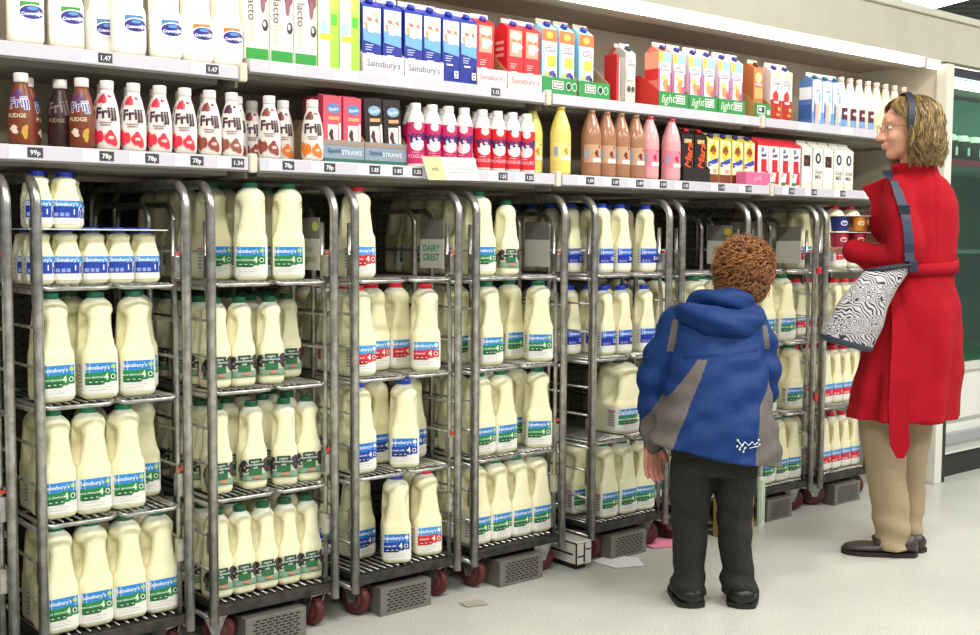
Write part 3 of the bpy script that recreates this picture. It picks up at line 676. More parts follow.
a = MB(); a.box((0, 0, 0), (.14, .08, .155), M('#b08c4e', .6), .002); a.box((.02, -.001, .02), (.035, .0005, .14), M('#4a3a22', .6)); a.box((.10, -.001, .03), (.108, .0005, .13), M('#6a5230', .6))
o = a.build('cardboard_box', None, (3.40, -.095, 0)); tag(o, 'brown cardboard box standing on floor, seen between the boy\'s legs', 'box')
a = MB(); a.box((0, 0, 0), (.035, .012, .19), M('#cfe0cc', .4), .002); a.box((.004, -.001, .01), (.010, .0005, .18), M('#8fb88c', .5)); a.box((.02, -.001, .02), (.026, .0005, .17), M('#b4d0b0', .5))
o = a.build('leaning_card', None, (3.66, -.03, 0)); tag(o, 'pale green card standing on floor right of the boy, by a vent box', 'card')
o.rotation_euler = (0, 0, 0)

# ================================================================ GOODS ON THE SHELVES
def carton(x, z, lab, face, side, art, w_=.067, d_=.067, h=.19, y=.068, cap=None, rz=0, top='#e8e4e2', sidecol=None, nm='milk_carton', cat='carton', grp='cartons on the shelves', gable=.024, fin=.012, sideart=()):
    t = thing(nm, lab, cat, (x, y+d_/2, z), rz, grp)
    a = MB(); hw, hd = w_/2, d_/2; F = M(face, .4); S = M(side or face, .4); Tm = M(top, .4)
    vs_ = [(-hw, -hd, 0), (hw, -hd, 0), (hw, hd, 0), (-hw, hd, 0), (-hw, -hd, h), (hw, -hd, h), (hw, hd, h), (-hw, hd, h), (-hw, 0, h+gable), (hw, 0, h+gable)]
    a.add(vs_, [(0, 1, 5, 4)], F); a.add(vs_, [(1, 2, 6, 5), (3, 0, 4, 7), (4, 8, 7), (5, 6, 9)], S); a.add(vs_, [(2, 3, 7, 6), (0, 3, 2, 1)], F); a.add(vs_, [(4, 5, 9, 8), (6, 7, 8, 9)], S)
    a.box((-hw, -.0015, h+gable-.002), (hw, .0015, h+gable+fin), Tm)
    decal(a, [(q[0], M(q[1], .4) if isinstance(q[1], str) else q[1])+tuple(q[2:]) for q in art], lambda u, v, o: Vector((u, -hd-o, v)))
    if sideart: decal(a, [(q[0], M(q[1], .4) if isinstance(q[1], str) else q[1])+tuple(q[2:]) for q in sideart], lambda u, v, o: Vector((-hw-o, -u, v)))
    a.build('box', t)
    if cap:
        a = MB(); T = Matrix.Translation((0, -hd*.5, h+gable*.5+.001)) @ Matrix.Rotation(math.radians(32), 4, 'X'); a.lathe([(.0125, 0), (.0125, .009), (.011, .011)], M(cap, .4), 16, T); a.build('cap', t)
    return t
def tray(x0, x1, z, lab, col, art, h=.052, y=.060, d=.26, side=None, slope=True, tall=None):
    t = thing('shelf_tray', lab, 'tray', (x0, y, z), 0, 'display trays'); W_ = x1-x0; a = MB(); m = M(col, .55); s_ = M(side or '#b89a72', .7)
    a.box((0, 0, 0), (W_, .0025, h), m); hb = tall or .13
    for xx in (0, W_-.002):
        P = [(0, 0), (d, 0), (d, hb), (d*.35, hb*.95), (.0025, h)] if slope else [(0, 0), (d, 0), (d, h), (0, h)]
        vs_ = [(xx, p, q) for p, q in P]+[(xx+.002, p, q) for p, q in P]; n = len(P)
        a.add(vs_, [tuple(range(n))[::-1], tuple(range(n, 2*n))]+[(i, (i+1) % n, (i+1) % n+n, i+n) for i in range(n)], s_ if slope else m)
    decal(a, [(q[0], M(q[1], .5))+tuple(q[2:]) for q in art], lambda u, v, o: Vector((u, -o, v))); a.build('card_tray', t); return t
ZU, ZL = 1.5858, 1.3208
# big white bottles, upper shelf at far left
def crav(x, y, col, lab):
    me = CRAV.get(col)
    t = thing('filtered_milk_bottle', lab, 'milk bottle', (x, y, ZU-.023), -.25, 'big white oval-badged milk bottles'); put(CRB, 'body', t); put(me, 'label', t); put(CRC, 'cap', t)
CRB = jug_mesh(.041, .041, .275, .110, .022, .0175, M('#fbf6ea', .35, name='white_bottle_plastic'), handle=.4); CRC = cap_mesh('#e8e8ea', .019, .275); CRAV = {}
for c in ('#3f9a35', '#4f86b8', '#f08038'):
    fn = lambda u, v, o: Vector((*rr_at(.041, .041, .022, u, o), v)); mb = MB()
    CRAV[c] = _lab(mb, [('r', '#fffaf4', -.045, .02, .045, .098), ('r', c, -.014, .070, .030, .0975), ('e', '#ffffff', .013, .073, .031, .0185), ('e', '#2a2a8c', .013, .073, .028, .0158), ('e', '#5f96d0', .014, .082, .012, .0045),
                        ('t', '#ffffff', 'Cravendale', .013, .070, .0105, .05, .03), ('r', '#d8b8b0', .000, .050, .032, .0512), ('r', '#d8b8b0', .006, .045, .032, .0462)], fn)
for x, y, c, lb in ((.955, .11, '#3f9a35', 'green topped label, leftmost on upper shelf'), (1.052, .11, '#3f9a35', 'green topped label, second from left on upper shelf'), (1.09, .21, '#3f9a35', 'green label, set back between green and blue ones'), (1.178, .21, '#4f86b8', 'blue label, mostly hidden behind the blue ones'),
                    (1.21, .11, '#4f86b8', 'blue topped label, left one of the blue pair'), (1.307, .11, '#4f86b8', 'blue topped label, right one of the blue pair'), (1.394, .11, '#f08038', 'orange topped label, left one of the orange pair'), (1.48, .11, '#f08038', 'orange topped label beside the dark and green cartons')):
    crav(x, y, c, 'big white milk bottle, '+lb)
# lactose free cartons
for i, x in enumerate((1.552, 1.628, 1.703)):
    art = [('r', '#2f9a3c', -.0335, 0, .0335, .030), ('p', '#7a3f4e', [(-.012, .222), (.0335, .222), (.0335, .165), (.024, .150), (.018, .128), (.012, .150), (.006, .178)]), ('e', '#7a3f4e', -.006, .21, .022, .02), ('e', '#8b5664', .018, .150, .007, .024), ('e', '#3b2a30', .024, .094, .009, .016), ('e', '#e8dcdc', .022, .097, .004, .008),
           ('t', '#6a5a58', 'lacto', -.015, .135, .034, -PI/2, .01), ('t', '#c9cf9a', 'free', -.015, .073, .034, -PI/2, .0)]
    carton(x, ZU, f'white carton with brown chocolate drips and green foot, {["left", "middle", "right"][i]} of three', '#f4f2e6', '#f4f2e6', art, .07, .07, .222)
for i, x in enumerate((1.777, 1.848)):
    art = [('r', '#a8e04a', .004, 0, .033, .222), ('r', '#4fc03a', .008, .12, .027, .15), ('r', '#f4c832', -.028, .078, .012, .094), ('e', '#a8d8ec', -.016, .112, .013, .02), ('e', '#d8e05a', .010, .175, .010, .008), ('e', '#d8e05a', -.008, .205, .02, .01)]
    carton(x, ZU, f'white and lime green carton with a yellow stripe, {["left", "right"][i]} of two', '#f8fbee', '#a8e04a', art, .067, .067, .222)
BLU = '#1c2f96'
def flower(c):
    a = [('r', '#f4f4ea', -.030, .105, .030, .183), ('e', '#e8e890', .008, .165, .010, .007), ('p', '#6fa8dc', [(-.030, .088), (.030, .078), (.030, .112), (-.030, .122)])] if c == 'b' else [('r', '#f0a088', -.026, .10, .026, .183), ('e', '#f8e0b8', .0, .165, .024, .012)]
    a += [('b', '#c79a78', -.010, .133, .017, .013, 2), ('b', '#fbf6f0', .004, .131, .018, .015, 4), ('b', '#b8795c', .016, .148, .007, .006, 5), ('b', '#b8795c', -.010, .150, .008, .006, 7), ('b', '#fffdf8', -.004, .120, .012, .010, 9)]
    for i in range(3): a.append(('r', '#c8d0f4' if c == 'b' else '#f8c0b8', -.024, .075-i*.007, .004-(i*.004), .0775-i*.007))
    a.append(('r', '#ffffff' if c == 'b' else '#ffe0d8', -.020, .048, .004, .053))
    return a
bx = [1.923, 1.996, 2.072, 2.142, 2.214, 2.283]
for i, x in enumerate(bx):
    art = flower('b')
    if i > 3: art += [('r', '#f0f4ff', .010, .012, .026, .034), ('r', BLU, .013, .016, .020, .020), ('r', BLU, .013, .025, .022, .029)]
    carton(x, ZU+(.0027 if i < 4 else 0), f'blue milk carton with white blossom picture, {ORD[i]} of six from left', BLU, BLU, art, cap='#22329a', top='#f2e8f0', gable=.02)
tray(1.887, 2.033, ZU, 'white card tray lettered in grey holding the two leftmost blue cartons', '#e8e2e0', [('t', '#66668c', "Sainsbury's", .073, .027, .027, 0, .005)], side='#d8c4c0')
tray(2.036, 2.179, ZU, 'white card tray lettered in grey holding the third and fourth blue cartons', '#e8e2e0', [('t', '#66668c', "Sainsbury's", .070, .027, .027, 0, .005)], side='#d8c4c0')
rx = [2.350, 2.475, 2.545]
for i, x in enumerate(rx):
    carton(x, ZU+.0027, f'red milk carton with white blossom picture, {ORD[i]} of three from left', '#e02830', '#dc2430', flower('r'), cap='#3a3a9a', top='#f6dcd8', gable=.02, sideart=[('r', '#f0b0a8', -.025, .14, .015, .15), ('r', '#f0b0a8', -.025, .12, .015, .13), ('r', '#f0b0a8', -.025, .10, .015, .11)])
tray(2.312, 2.434, ZU, 'white card tray lettered in pink under the leftmost red carton', '#ece2e0', [('t', '#c07a80', "Sainsbury's", .061, .027, .024, 0, .005)], side='#b88a64')
tray(2.438, 2.5815, ZU, 'white card tray lettered in pink under the pair of red cartons', '#ece2e0', [('t', '#c07a80', "Sainsbury's", .072, .027, .027, 0, .005)], side='#b88a64')
def badge(u, v, k=1.): return [('r', '#ffffff', u-.025*k, v-.014*k, u+.025*k, v+.014*k), ('r', '#2b2440', u-.022*k, v-.011*k, u+.022*k, v+.004*k), ('r', '#f4f2f6', u-.019*k, v-.0085*k, u+.019*k, v+.0015*k), ('t', '#2b2440', 'Tropicana', u, v-.0035*k, .0085*k, 0, .02), ('r', '#c03048', u-.016*k, v+.007*k, u+.010*k, v+.010*k)]
for i, x in enumerate((2.622, 2.700, 2.790)):
    art = [('r', '#a8d8ec', -.0335, .04, .0335, .168), ('r', '#e8f6f0', -.020, .04, .033, .160), ('r', '#f06a38', -.0335, .165, .0335, .205), ('e', '#f8a848', 0, .185, .015, .012)]+badge(.006, .142)+[('r', '#f8c828', -.010, .085, .026, .118), ('e', '#f8d848', .008, .10, .020, .016), ('b', '#4a4a9a', .010, .062, .014, .010, 3), ('b', '#3a2f6a', .022, .056, .007, .007, 5), ('e', '#f0e048', -.012, .060, .007, .008)]
    carton(x, ZU+.0027, f'tropical juice carton with orange top and blue sides, {ORD[i]} of three from left', '#a8d8ec', '#8fc8e4', art, h=.205, cap='#252f8c', top='#b8a898')
tray(2.5835, 2.740, ZU, 'green card tray with round badges under two tropical juice cartons', '#2d9448', [('r', '#e8f4e8', .045, .014, .095, .042), ('r', '#28202c', .049, .017, .091, .039), ('r', '#e8f4e8', .052, .020, .088, .036), ('t', '#28202c', 'Tropicana', .070, .028, .0085), ('e', '#d8ecd8', .118, .027, .013, .014), ('e', '#2b3a34', .118, .027, .010, .011), ('e', '#d8ecd8', .144, .027, .012, .014), ('e', '#2d9448', .144, .027, .009, .011)])
tray(2.748, 2.897, ZU, 'green card tray with brown side under the rightmost tropical juice carton', '#2d9448', [('r', '#e8f4e8', .030, .014, .080, .042), ('r', '#28202c', .034, .017, .076, .039), ('r', '#e8f4e8', .037, .020, .073, .036), ('t', '#28202c', 'Tropicana', .055, .028, .0085), ('e', '#d8ecd8', .102, .027, .013, .014), ('e', '#2b3a34', .102, .027, .010, .011), ('e', '#d8ecd8', .128, .027, .012, .014), ('e', '#2d9448', .128, .027, .009, .011)])
# light juice
carton(3.03, ZU, 'grey sided carton turned sideways beside the red tray end', '#c9c4bc', '#b8c0b4', badge(0, .14)+[('e', '#4a4a46', -.008, .05, .008, .01), ('e', '#4a4a46', .012, .05, .008, .01), ('r', '#e4e0dc', -.02, .08, .02, .12)], w_=.05, h=.175, cap='#3a4a58', y=.09, sideart=[('r', '#e2ded8', -.03, .01, .03, .16)])
t = thing('red_card', 'thin red and cream card leaning at the left of the juice cartons', 'card', (2.955, .085, ZU), 0); a = MB(); a.box((0, 0, 0), (.012, .06, .165), M('#c8282f', .5)); a.box((.0125, -.0, 0), (.017, .06, .145), M('#e4d8d0', .5)); a.build('card', t)
LX = [3.185, 3.262, 3.350, 3.428, 3.516, 3.594]
for i, x in enumerate(LX):
    art = [('r', '#8fc8e8', -.0335, .12, .0335, .19), ('r', '#f2d848', -.0335, .15, -.01, .19), ('r', '#f8f4f0', -.026, .05, .028, .155), ('r', '#c04898', -.0335, .0, -.026, .13), ('r', '#b04890', .026, .05, .0335, .12)]+badge(0, .135)+[('b', '#f09a58', .004, .075, .016, .022, 5+i), ('b', '#f4c868', -.008, .10, .012, .010, 3), ('b', '#d8607a', .018, .062, .008, .016, 8)]
    carton(x, ZU+.0027, f'pink and yellow light juice carton, {ORD[i]} of six from left', '#f0e0e8', '#e8806a' if i == 0 else '#e8d0d8', art, cap='#26357c', top='#f4ece4', sideart=[('r', '#d83038', -.033, .09, .033, .13), ('r', '#f4a890', -.033, .13, .033, .19)] if i == 0 else ())
for i, (xa, xb) in enumerate(((3.148, 3.308), (3.312, 3.472), (3.478, 3.636))):
    t = tray(xa, xb, ZU, f'green card tray lettered light, {["left", "middle", "right"][i]} of three', '#2d8f45', [('t', '#e4f4dc', 'light', .045, .028, .042, .08, .0, .3), ('r', '#e8f4e8', .088, .013, .138, .044), ('r', '#28202c', .092, .017, .134, .040), ('r', '#e8f4e8', .095, .020, .131, .037), ('t', '#28202c', 'Tropicana', .113, .028, .0085)], side='#c8362f' if i == 0 else '#2d8f45', tall=.12)
for i, x in enumerate((3.16, 3.30)): carton(x, ZU, f'red topped juice carton standing behind the light cartons, {["left", "right"][i]} one', '#f0a890', '#e8705a', [('r', '#d83038', -.033, .08, .033, .12)], y=.34-.2, rz=0, cap='#26357c') if False else None
carton(3.095, ZU, 'coral juice carton set back left of the light juice trays', '#f0a890', '#e8705a', [('r', '#d83038', -.033, .10, .033, .14), ('e', '#f8d8c8', .0, .165, .012, .012)], y=.17, cap='#26357c')
carton(3.70, ZU, 'dark blue and orange juice carton set back behind a green tray', '#5a9ac0', '#3a6a9a', badge(0, .14)+[('b', '#e8a038', 0, .09, .018, .02, 4), ('b', '#2a2a5a', .0, .05, .018, .014, 6)], y=.16, h=.18, cap='#26357c')
carton(3.735, ZU+.0027, 'brown orange juice carton with cream panels in the small green tray', '#c07a48', '#b86a3c', [('e', '#f0c890', 0, .15, .02, .02), ('r', '#e8a868', -.024, .07, .024, .11), ('r', '#d8b8c8', -.02, .12, .02, .128)], y=.075, w_=.06, h=.185, cap='#5a3a2a', top='#d8c8b8')
tray(3.700, 3.798, ZU, 'small green card tray with black badge beside the cherry cartons', '#2d8f45', [('r', '#e8f4e8', .012, .013, .060, .044), ('r', '#28202c', .016, .017, .056, .040), ('r', '#e8f4e8', .021, .023, .038, .036), ('r', '#d8ecd8', .070, .012, .090, .03)], side='#b88a50')
for i, x in enumerate((3.838, 3.909)):
    carton(x, ZU, f'cherry juice carton with dark red foot, {["left", "right"][i]} of two', '#f4ece8', '#d8c8c4', [('r', '#b82a20', -.0335, 0, .0335, .075), ('r', '#cfe0a8', -.02, .155, .0335, .19)]+badge(0, .145)+[('e', '#c83a30', -.004, .088, .018, .022), ('e', '#f4ece8', .0, .066, .018, .005), ('p', '#5a3a20', [(-.002, .105), (.006, .13), (.010, .13), (.002, .105)]), ('e', '#e8c050', .018, .04, .009, .008), ('e', '#e89a50', .012, .018, .014, .006)], cap='#26357c', h=.185)
def stv(x, y, lab, r=0): return carton(x, ZU, lab, '#dfe8f2', '#5a7ab0', [('r', '#7fb0dc', -.0335, 0, .0335, .05), ('r', '#f6f8fa', -.022, .02, .022, .18), ('t', '#3a5a9a', 'St', -.002, .155, .022, .2, .02, .3), ('t', '#3a5a9a', 'Ivel', .0, .138, .020, .2, .02, .3), ('p', '#f2b8a0', [(-.014, .0), (.010, .0), (.014, .085), (-.012, .08)]), ('p', '#3a6ac0', [(-.024, .03), (-.014, .0), (-.012, .08), (-.022, .1)]), ('e', '#8fc0e8', .014, .11, .010, .02)], y=y, cap='#1f6a6a', h=.175, rz=r, sideart=[('r', '#3d5f9c', -.03, .02, .03, .08), ('r', '#eef0f0', -.03, .10, .03, .15)])
stv(3.995, .13, 'blue and white milk carton set back left of a group of three')
for i, x in enumerate((4.125, 4.197, 4.269)): stv(x, .075, f'blue and white milk carton with peach glass picture, {["left", "middle", "right"][i]} of three')
def lathe_bottle(nm, cat, lab, grp, x, y, z, prof, m, bands, capm, capprof, art, rad, rz=0):
    t = thing(nm, lab, cat, (x, y, z), rz, grp)
    key = (nm, str(prof), str(bands), str(m), str(art))
    if key not in LB:
        a = MB(); a.lathe(prof, m, 28, bands=bands); c = MB(); c.lathe(capprof, capm, 22)
        def rad_at(v):
            for (r0, z0), (r1, z1) in zip(prof, prof[1:]):
                if z0 <= v <= z1: return r0+(r1-r0)*(v-z0)/max(1e-6, z1-z0)
            return rad
        fn = lambda u, v, o: Vector(((rad_at(v)+o)*math.sin(u/rad), -(rad_at(v)+o)*math.cos(u/rad), v))
        l_ = MB(); decal(l_, [(q[0], M(q[1], .4))+tuple(q[2:]) for q in art], fn)
        LB[key] = (a.mesh('body'), c.mesh('cap'), l_.mesh('label') if art else None)
    b_, c_, l2 = LB[key]; put(b_, 'body', t); put(c_, 'cap', t)
    if l2: put(l2, 'label', t)
    return t
LB = {}
for i, x in enumerate((4.358, 4.425, 4.492, 4.56, 4.628, 4.70, 4.775, 4.85)):
    pur = i < 4
    lathe_bottle('smoothie_bottle', 'drink bottle', f'{"white bottle with a plum label" if pur else "cream bottle"}, {ORD[i if pur else i-4]} of four from left at the shelf end', 'tall bottles at the right end of upper shelf', x, .12, ZU,
                 [(.024, 0), (.029, .004), (.030, .08), (.030, .10), (.024, .14), (.014, .185), (.012, .195)], M('#f8efe2' if pur else '#f4e8c8', .35), None, M('#e8d0c0', .4), [(.0135, .195), (.0135, .215), (.012, .217)],
                 [('r', '#5a2438', -.024, .035, .026, .085), ('r', '#7aa0d8', -.024, .006, .026, .035), ('e', '#f0e4e8', .0, .062, .014, .007)] if pur else [('r', '#e8dcb8', -.02, .03, .02, .08)], .030)
# ---- lower shelf: milkshakes
FP = [(.024, 0), (.0285, .004), (.030, .014), (.0305, .05), (.030, .075), (.027, .10), (.021, .125), (.0165, .138), (.0155, .148)]
FC = [(.0165, .146), (.0168, .149), (.0168, .166), (.0155, .168)]
def frijj(x, y, kind, lab, rz=0):
    W_ = M('#f2ece6', .4)
    if kind == 'brown': m = M('#7a3a22', .4); art = [('b', '#5a2a60', -.004, .118, .016, .012, 3), ('t', '#f4f4fa', 'Frijj', .001, .099, .034, .15, .05), ('t', '#3a3a9a', 'Frijj', .001, .099, .034, .15, .012), ('t', '#e8d8b8', 'FUDGE', -.004, .067, .0135, 0, .02), ('b', '#e8dcc8', -.010, .035, .010, .009, 5), ('b', '#c8a038', .014, .03, .008, .014, 6)]
    elif kind == 'dark': m = M('#3a2420', .4); art = [('t', '#8a7a78', 'Frijj', .0, .100, .040, .15, .02), ('t', '#a89880', 'FUDGE', -.004, .067, .013, 0, .02)]
    else:
        m = W_; c1, c2 = {'red': ('#d8304a', '#ee3448'), 'choc': ('#8a4038', '#9a4a3c'), 'mix': ('#5a2a48', '#9a5a48'), 'orange': ('#7a3a2c', '#f08028')}[kind]
        art = [('b', c1, -.010, .122, .014, .014, 3), ('b', c1, .014, .128, .006, .005, 4), ('e', '#f8d8d0', .012, .118, .008, .008), ('t', '#4a2c34', 'Frijj', .002, .089, .0365, .06, .04), ('r', '#a88a8c', -.014, .063, .016, .066), ('r', '#a88a8c', -.010, .057, .014, .060), ('b', c2, -.020, .031, .014, .020, 7), ('b', c2, .014, .026, .014, .018, 11), ('e', '#f8c8c0', .014, .028, .007, .004)]
    lathe_bottle('milkshake_bottle', 'milkshake bottle', lab, 'milkshake bottles on lower shelf', x, y, ZL, FP, m, None, M('#e4dcd8', .4), FC, art, .0305, rz)
RZ = -.55
frijj(.924, .055, 'brown', 'brown milkshake bottle, leftmost on lower shelf', RZ); frijj(.962, .13, 'brown', 'brown milkshake bottle behind and right of the leftmost one', 1.2); frijj(1.035, .11, 'dark', 'dark brown milkshake bottle behind two brown ones', RZ); frijj(1.064, .045, 'brown', 'brown milkshake bottle beside the first red blotched one', RZ)
for i, (x, k) in enumerate(((1.128, 'red'), (1.196, 'red'), (1.265, 'red'), (1.333, 'red'), (1.402, 'choc'))): frijj(x, .05, k, ('white milkshake bottle with red blotches, %s of four from left' % ORD[i]) if k == 'red' else 'white milkshake bottle with brown blotches, left of purple blotched one', RZ)
frijj(1.468, .055, 'mix', 'white milkshake bottle with purple and brown blotches, at the bracket', RZ)
frijj(1.577, .05, 'choc', 'white milkshake bottle with brown blotches, standing apart before the orange one', RZ); frijj(1.712, .05, 'orange', 'white milkshake bottle with orange blotch, beside the pink straw boxes', RZ)
frijj(1.516, .12, 'choc', 'brown blotched milkshake bottle set back just right of bracket', RZ); frijj(1.66, .12, 'orange', 'orange blotched milkshake bottle set back left of front orange one', RZ)
for i, x in enumerate((1.15, 1.22, 1.29, 1.36, 1.43)): frijj(x, .125, 'red' if i < 3 else 'choc', f'milkshake bottle in back row on lower shelf, {ORD[i]} of five', RZ)
for i, x in enumerate((1.60,)): frijj(x, .19, 'choc', 'brown blotched milkshake bottle in the dark behind the front ones', RZ)
# straws
def straws(x, dark, lab, tilt=0, y=.07):
    c, c2 = ('#2c2224', '#4a3638') if dark else ('#e0566c', '#d84860')
    t = carton(x, ZL+.0027, lab, c, c2, [('e', '#5a8ac0' if not dark else '#8ab0d0', .004, .15, .022, .014), ('t', '#e4ecf8', 'Sipahh', .004, .149, .0125, .1, .02), ('r', '#e8a878', -.014, .118, .022, .128), ('r', '#f4e8dc', -.016, .03, .018, .105), ('b', '#5a2c34', -.004, .075, .008, .016, 5), ('b', '#7a4048', .004, .052, .006, .008, 6), ('r', '#f8f4f0', .020, .05, .027, .11)], w_=.060, d_=.05, h=.185, y=y, gable=.004, fin=.002, nm='straw_box', cat='box', grp='boxes of flavoured straws', top=c)
    if tilt: t.rotation_euler = (0, tilt, 0); t.location.z += .004
    return t
straws(1.790, 0, 'pink box of straws, left one in the blue-grey tray'); straws(1.857, 0, 'pink box of straws, right one in the blue-grey tray')
straws(1.790, 0, 'pink box of straws behind the left pink one', y=.13); straws(1.857, 0, 'pink box of straws behind the right pink one', y=.13)
straws(1.938, 1, 'black box of straws, left one leaning in its tray', -.06); straws(2.010 if 0 else 2.004-.0, 1, 'black box of straws, right one leaning in its tray', -.06)
for i, (xa, xb, nmx) in enumerate(((1.755, 1.893, 'pink'), (1.896, 2.044, 'black'))):
    tray(xa, xb, ZL, f'blue-grey card tray with torn edge holding {nmx} straw boxes', '#8a9cae', [('r', '#2f6a5c', 0, 0, xb-xa, .012), ('p', '#a08a78', [(0, .05), (0, .064), (.03, .060), (.06, .066), (.09, .058), (xb-xa, .062), (xb-xa, .050)]), ('t', '#3a5a88', 'Sipahh', .036, .034, .018, 0, .01), ('t', '#e4ecee', 'STRAWS', .094, .030, .018, 0, .015)], h=.064, y=.062, d=.18)
# yoghurt drinks
YP = [(.022, 0), (.0265, .003), (.027, .01), (.027, .13), (.0262, .138), (.020, .160), (.0155, .170)]
YC = [(.0165, .168), (.0168, .171), (.0168, .186), (.0155, .188)]
for i, x in enumerate((2.072, 2.134, 2.196, 2.258, 2.330, 2.392, 2.454, 2.516)):
    c = '#d02a68' if i < 4 else '#dc2030'; turn = -.85 if i in (3, 7) else -.45
    art = [('r', c, -.06, .008, .06, .130), ('e', '#f0e4e0', .004, .120, .013, .013), ('e', '#f8f0f0', .002, .066, .022, .020), ('t', '#1f2f78', 'YOP', .006, .086, .034, .12, .05), ('t', '#f8c8d0', 'YOGURT', .002, .030, .0145, 0, .01), ('r', '#f0a8b4', -.014, .040, .006, .043), ('r', '#e8c8d0', .036, .012, .048, .05)]
    lathe_bottle('yoghurt_drink_bottle', 'yoghurt drink', f'{"pink" if i < 4 else "red"} yoghurt drink bottle with white top, {ORD[i % 4]} of four from left', f'{"pink" if i < 4 else "red"} yoghurt drinks', x, .058, ZL, YP, M('#f2ecea', .4), None, M('#ece4e2', .4), YC, art, .027, turn)
    if i not in (3,): lathe_bottle('yoghurt_drink_bottle', 'yoghurt drink', f'{"pink" if i < 4 else "red"} yoghurt drink bottle in back row, behind {ORD[i % 4]} front one', f'{"pink" if i < 4 else "red"} yoghurt drinks', x+.028, .118, ZL, YP, M('#f2ecea', .4), None, M('#ece4e2', .4), YC, art, .027, turn)
# tall milkshakes
TP = [(.028, 0), (.0335, .004), (.0345, .012), (.0345, .135), (.031, .158), (.023, .184), (.015, .203), (.0125, .212)]
TC = [(.0135, .211), (.014, .214), (.014, .222), (.0125, .2225)]
def tall(x, y, k, lab):
    c, cc, lc, dot = {'yellow': ('#efe07a', '#b89a28', '#f4e890', '#c89a38'), 'brown': ('#a9795c', '#8a6850', '#c9a080', '#7a2a20'), 'pink': ('#e8a8ac', '#b83040', '#f0889c', '#c03050')}[k]
    art = [('r', lc, -.040, .045, .028, .105), ('b', dot, .006, .075, .008, .010, 5), ('e', dot, .018, .098, .004, .004), ('r', '#f2e8e0', -.008, .046, .028, .060), ('r', '#9ab0d0', -.036, .06, -.022, .09)]
    lathe_bottle('milkshake_bottle', 'milkshake bottle', lab, 'tall clear milkshake bottles', x, y, ZL, TP, M(c, .18, name='shake_'+k), None, M(cc, .4), TC, art, .0345, -.35)
tall(2.668, .06, 'yellow', 'tall yellow milkshake bottle, front of the two'); tall(2.622-.016, .13, 'yellow', 'tall yellow milkshake bottle standing behind the red yoghurt drinks')
tall(2.795-.035, .16, 'brown', 'tall brown milkshake bottle set back in the dark beside yellow')
for i, x in enumerate((2.81, 2.882, 2.952, 3.026)): tall(x, .06, 'brown', f'tall brown milkshake bottle, {ORD[i]} of four from left in front')
tall(3.10, .06, 'pink', 'tall pink milkshake bottle next to the brown ones'); tall(3.165, .13, 'pink', 'tall pink milkshake bottle set back between two pink ones'); tall(3.218, .062, 'pink', 'tall pink milkshake bottle beside the black cartons')
for i, x in enumerate((3.325, 3.398)):
    carton(x, ZL+.0027, f'black drink carton with red cap and upright orange writing, {["left", "right"][i]} of two', '#241a18', '#2c201c', [('r', '#d8b878', -.02, .14, .02, .155), ('t', '#e85a30', 'Mars', .004, .095, .048, PI/2-.12, .03, .2), ('r', '#6a4a30', .024, .02, .028, .14)], h=.172, y=.075, cap='#b01c24', top='#6a5a50', gable=.02, fin=.006)
tray(3.287, 3.436, ZL, 'black card tray holding the two black cartons', '#1c1817', [], h=.052, side='#241e1c')
for i, x in enumerate((3.475, 3.548, 3.621, 3.694)):
    carton(x, ZL, f'yellow chocolate drink carton with blue cap, {ORD[i]} of four from left', '#e8d868', '#d8c858', [('r', '#7a4028', -.0335, .0, .0335, .035), ('r', '#f0ead0', -.028, .035, .03, .16), ('e', '#e8d44a', 0, .12, .024, .038), ('b', '#8a4a28', .0, .128, .014, .016, 3), ('b', '#c85a30', .002, .115, .008, .008, 4), ('p', '#3a4ab0', [(-.028, .062), (.028, .080), (.028, .098), (-.028, .080)]), ('r', '#f4f0e0', -.022, .070, .01, .073), ('r', '#e8a0a0', .0, .04, .022, .055)], h=.165, cap='#26306c', y=.08, gable=.02, fin=.006)
a = MB(); t = thing('pink_box', 'pink slab of boxed drinks lying in front of yellow cartons', 'box', (3.60, .02, ZL)); a.box((0, 0, 0), (.15, .05, .048), M('#d86a9a', .45), .003); decal(a, [('t', M('#f4c8dc', .4), 'pink', .07, .026, .028, .1, .0)], lambda u, v, o: Vector((u, -o, v))); a.build('carton_body', t)
for i, x in enumerate((3.768, 3.838, 3.908, 3.978)):
    carton(x, ZL, f'red and white milk carton with blue script, {ORD[i]} of four from left', '#f4ecec', '#dc2838', [('r', '#d82838', -.0335, .158, .0335, .17), ('r', '#d82838', -.012, .055, .022, .105), ('t', '#2c3f88', 'St', -.006, .142, .022, .2, .03, .3), ('t', '#2c3f88', 'Ivel', .002, .122, .022, .2, .03, .3), ('p', '#d82838', [(.005, .01), (.030, .01), (.030, .06), (.018, .06)]), ('e', '#3f7a4a', -.008, .012, .016, .007), ('e', '#f0b8a0', -.014, .045, .006, .012)], h=.170, y=.07, top='#c8283a', gable=.012, fin=.010)
def cream(x, k, lab, y=.07):
    art = [('r', '#3a2a28', -.022, .09, .022, .135), ('b', '#7a3a34', -.004, .108, .010, .012, 4)] if k else [('e', '#2c2f3c', 0, .125, .019, .022), ('e', '#f0eee8', .0, .125, .008, .013), ('t', '#8a9488', 'Goat', .0, .072, .026, 0, .005), ('t', '#8a9488', 'Milk', .0, .050, .026, 0, .005)]
    carton(x, ZL, lab, '#efeee6', '#e2e0d4', art+[('r', '#e0dccb', -.03, .0, .03, .025)], h=.165, y=y, top='#e8e6dc', gable=.022, fin=.008)
cream(4.058, 1, 'white cream carton with dark photo, left one'); cream(4.135, 0, 'white carton with oval goat badge, left of three'); cream(4.208, 1, 'white carton with dark photo between the goat badge cartons'); cream(4.284, 0, 'white carton with oval goat badge, middle of three'); cream(4.356, 0, 'white carton with oval goat badge, rightmost on lower shelf')
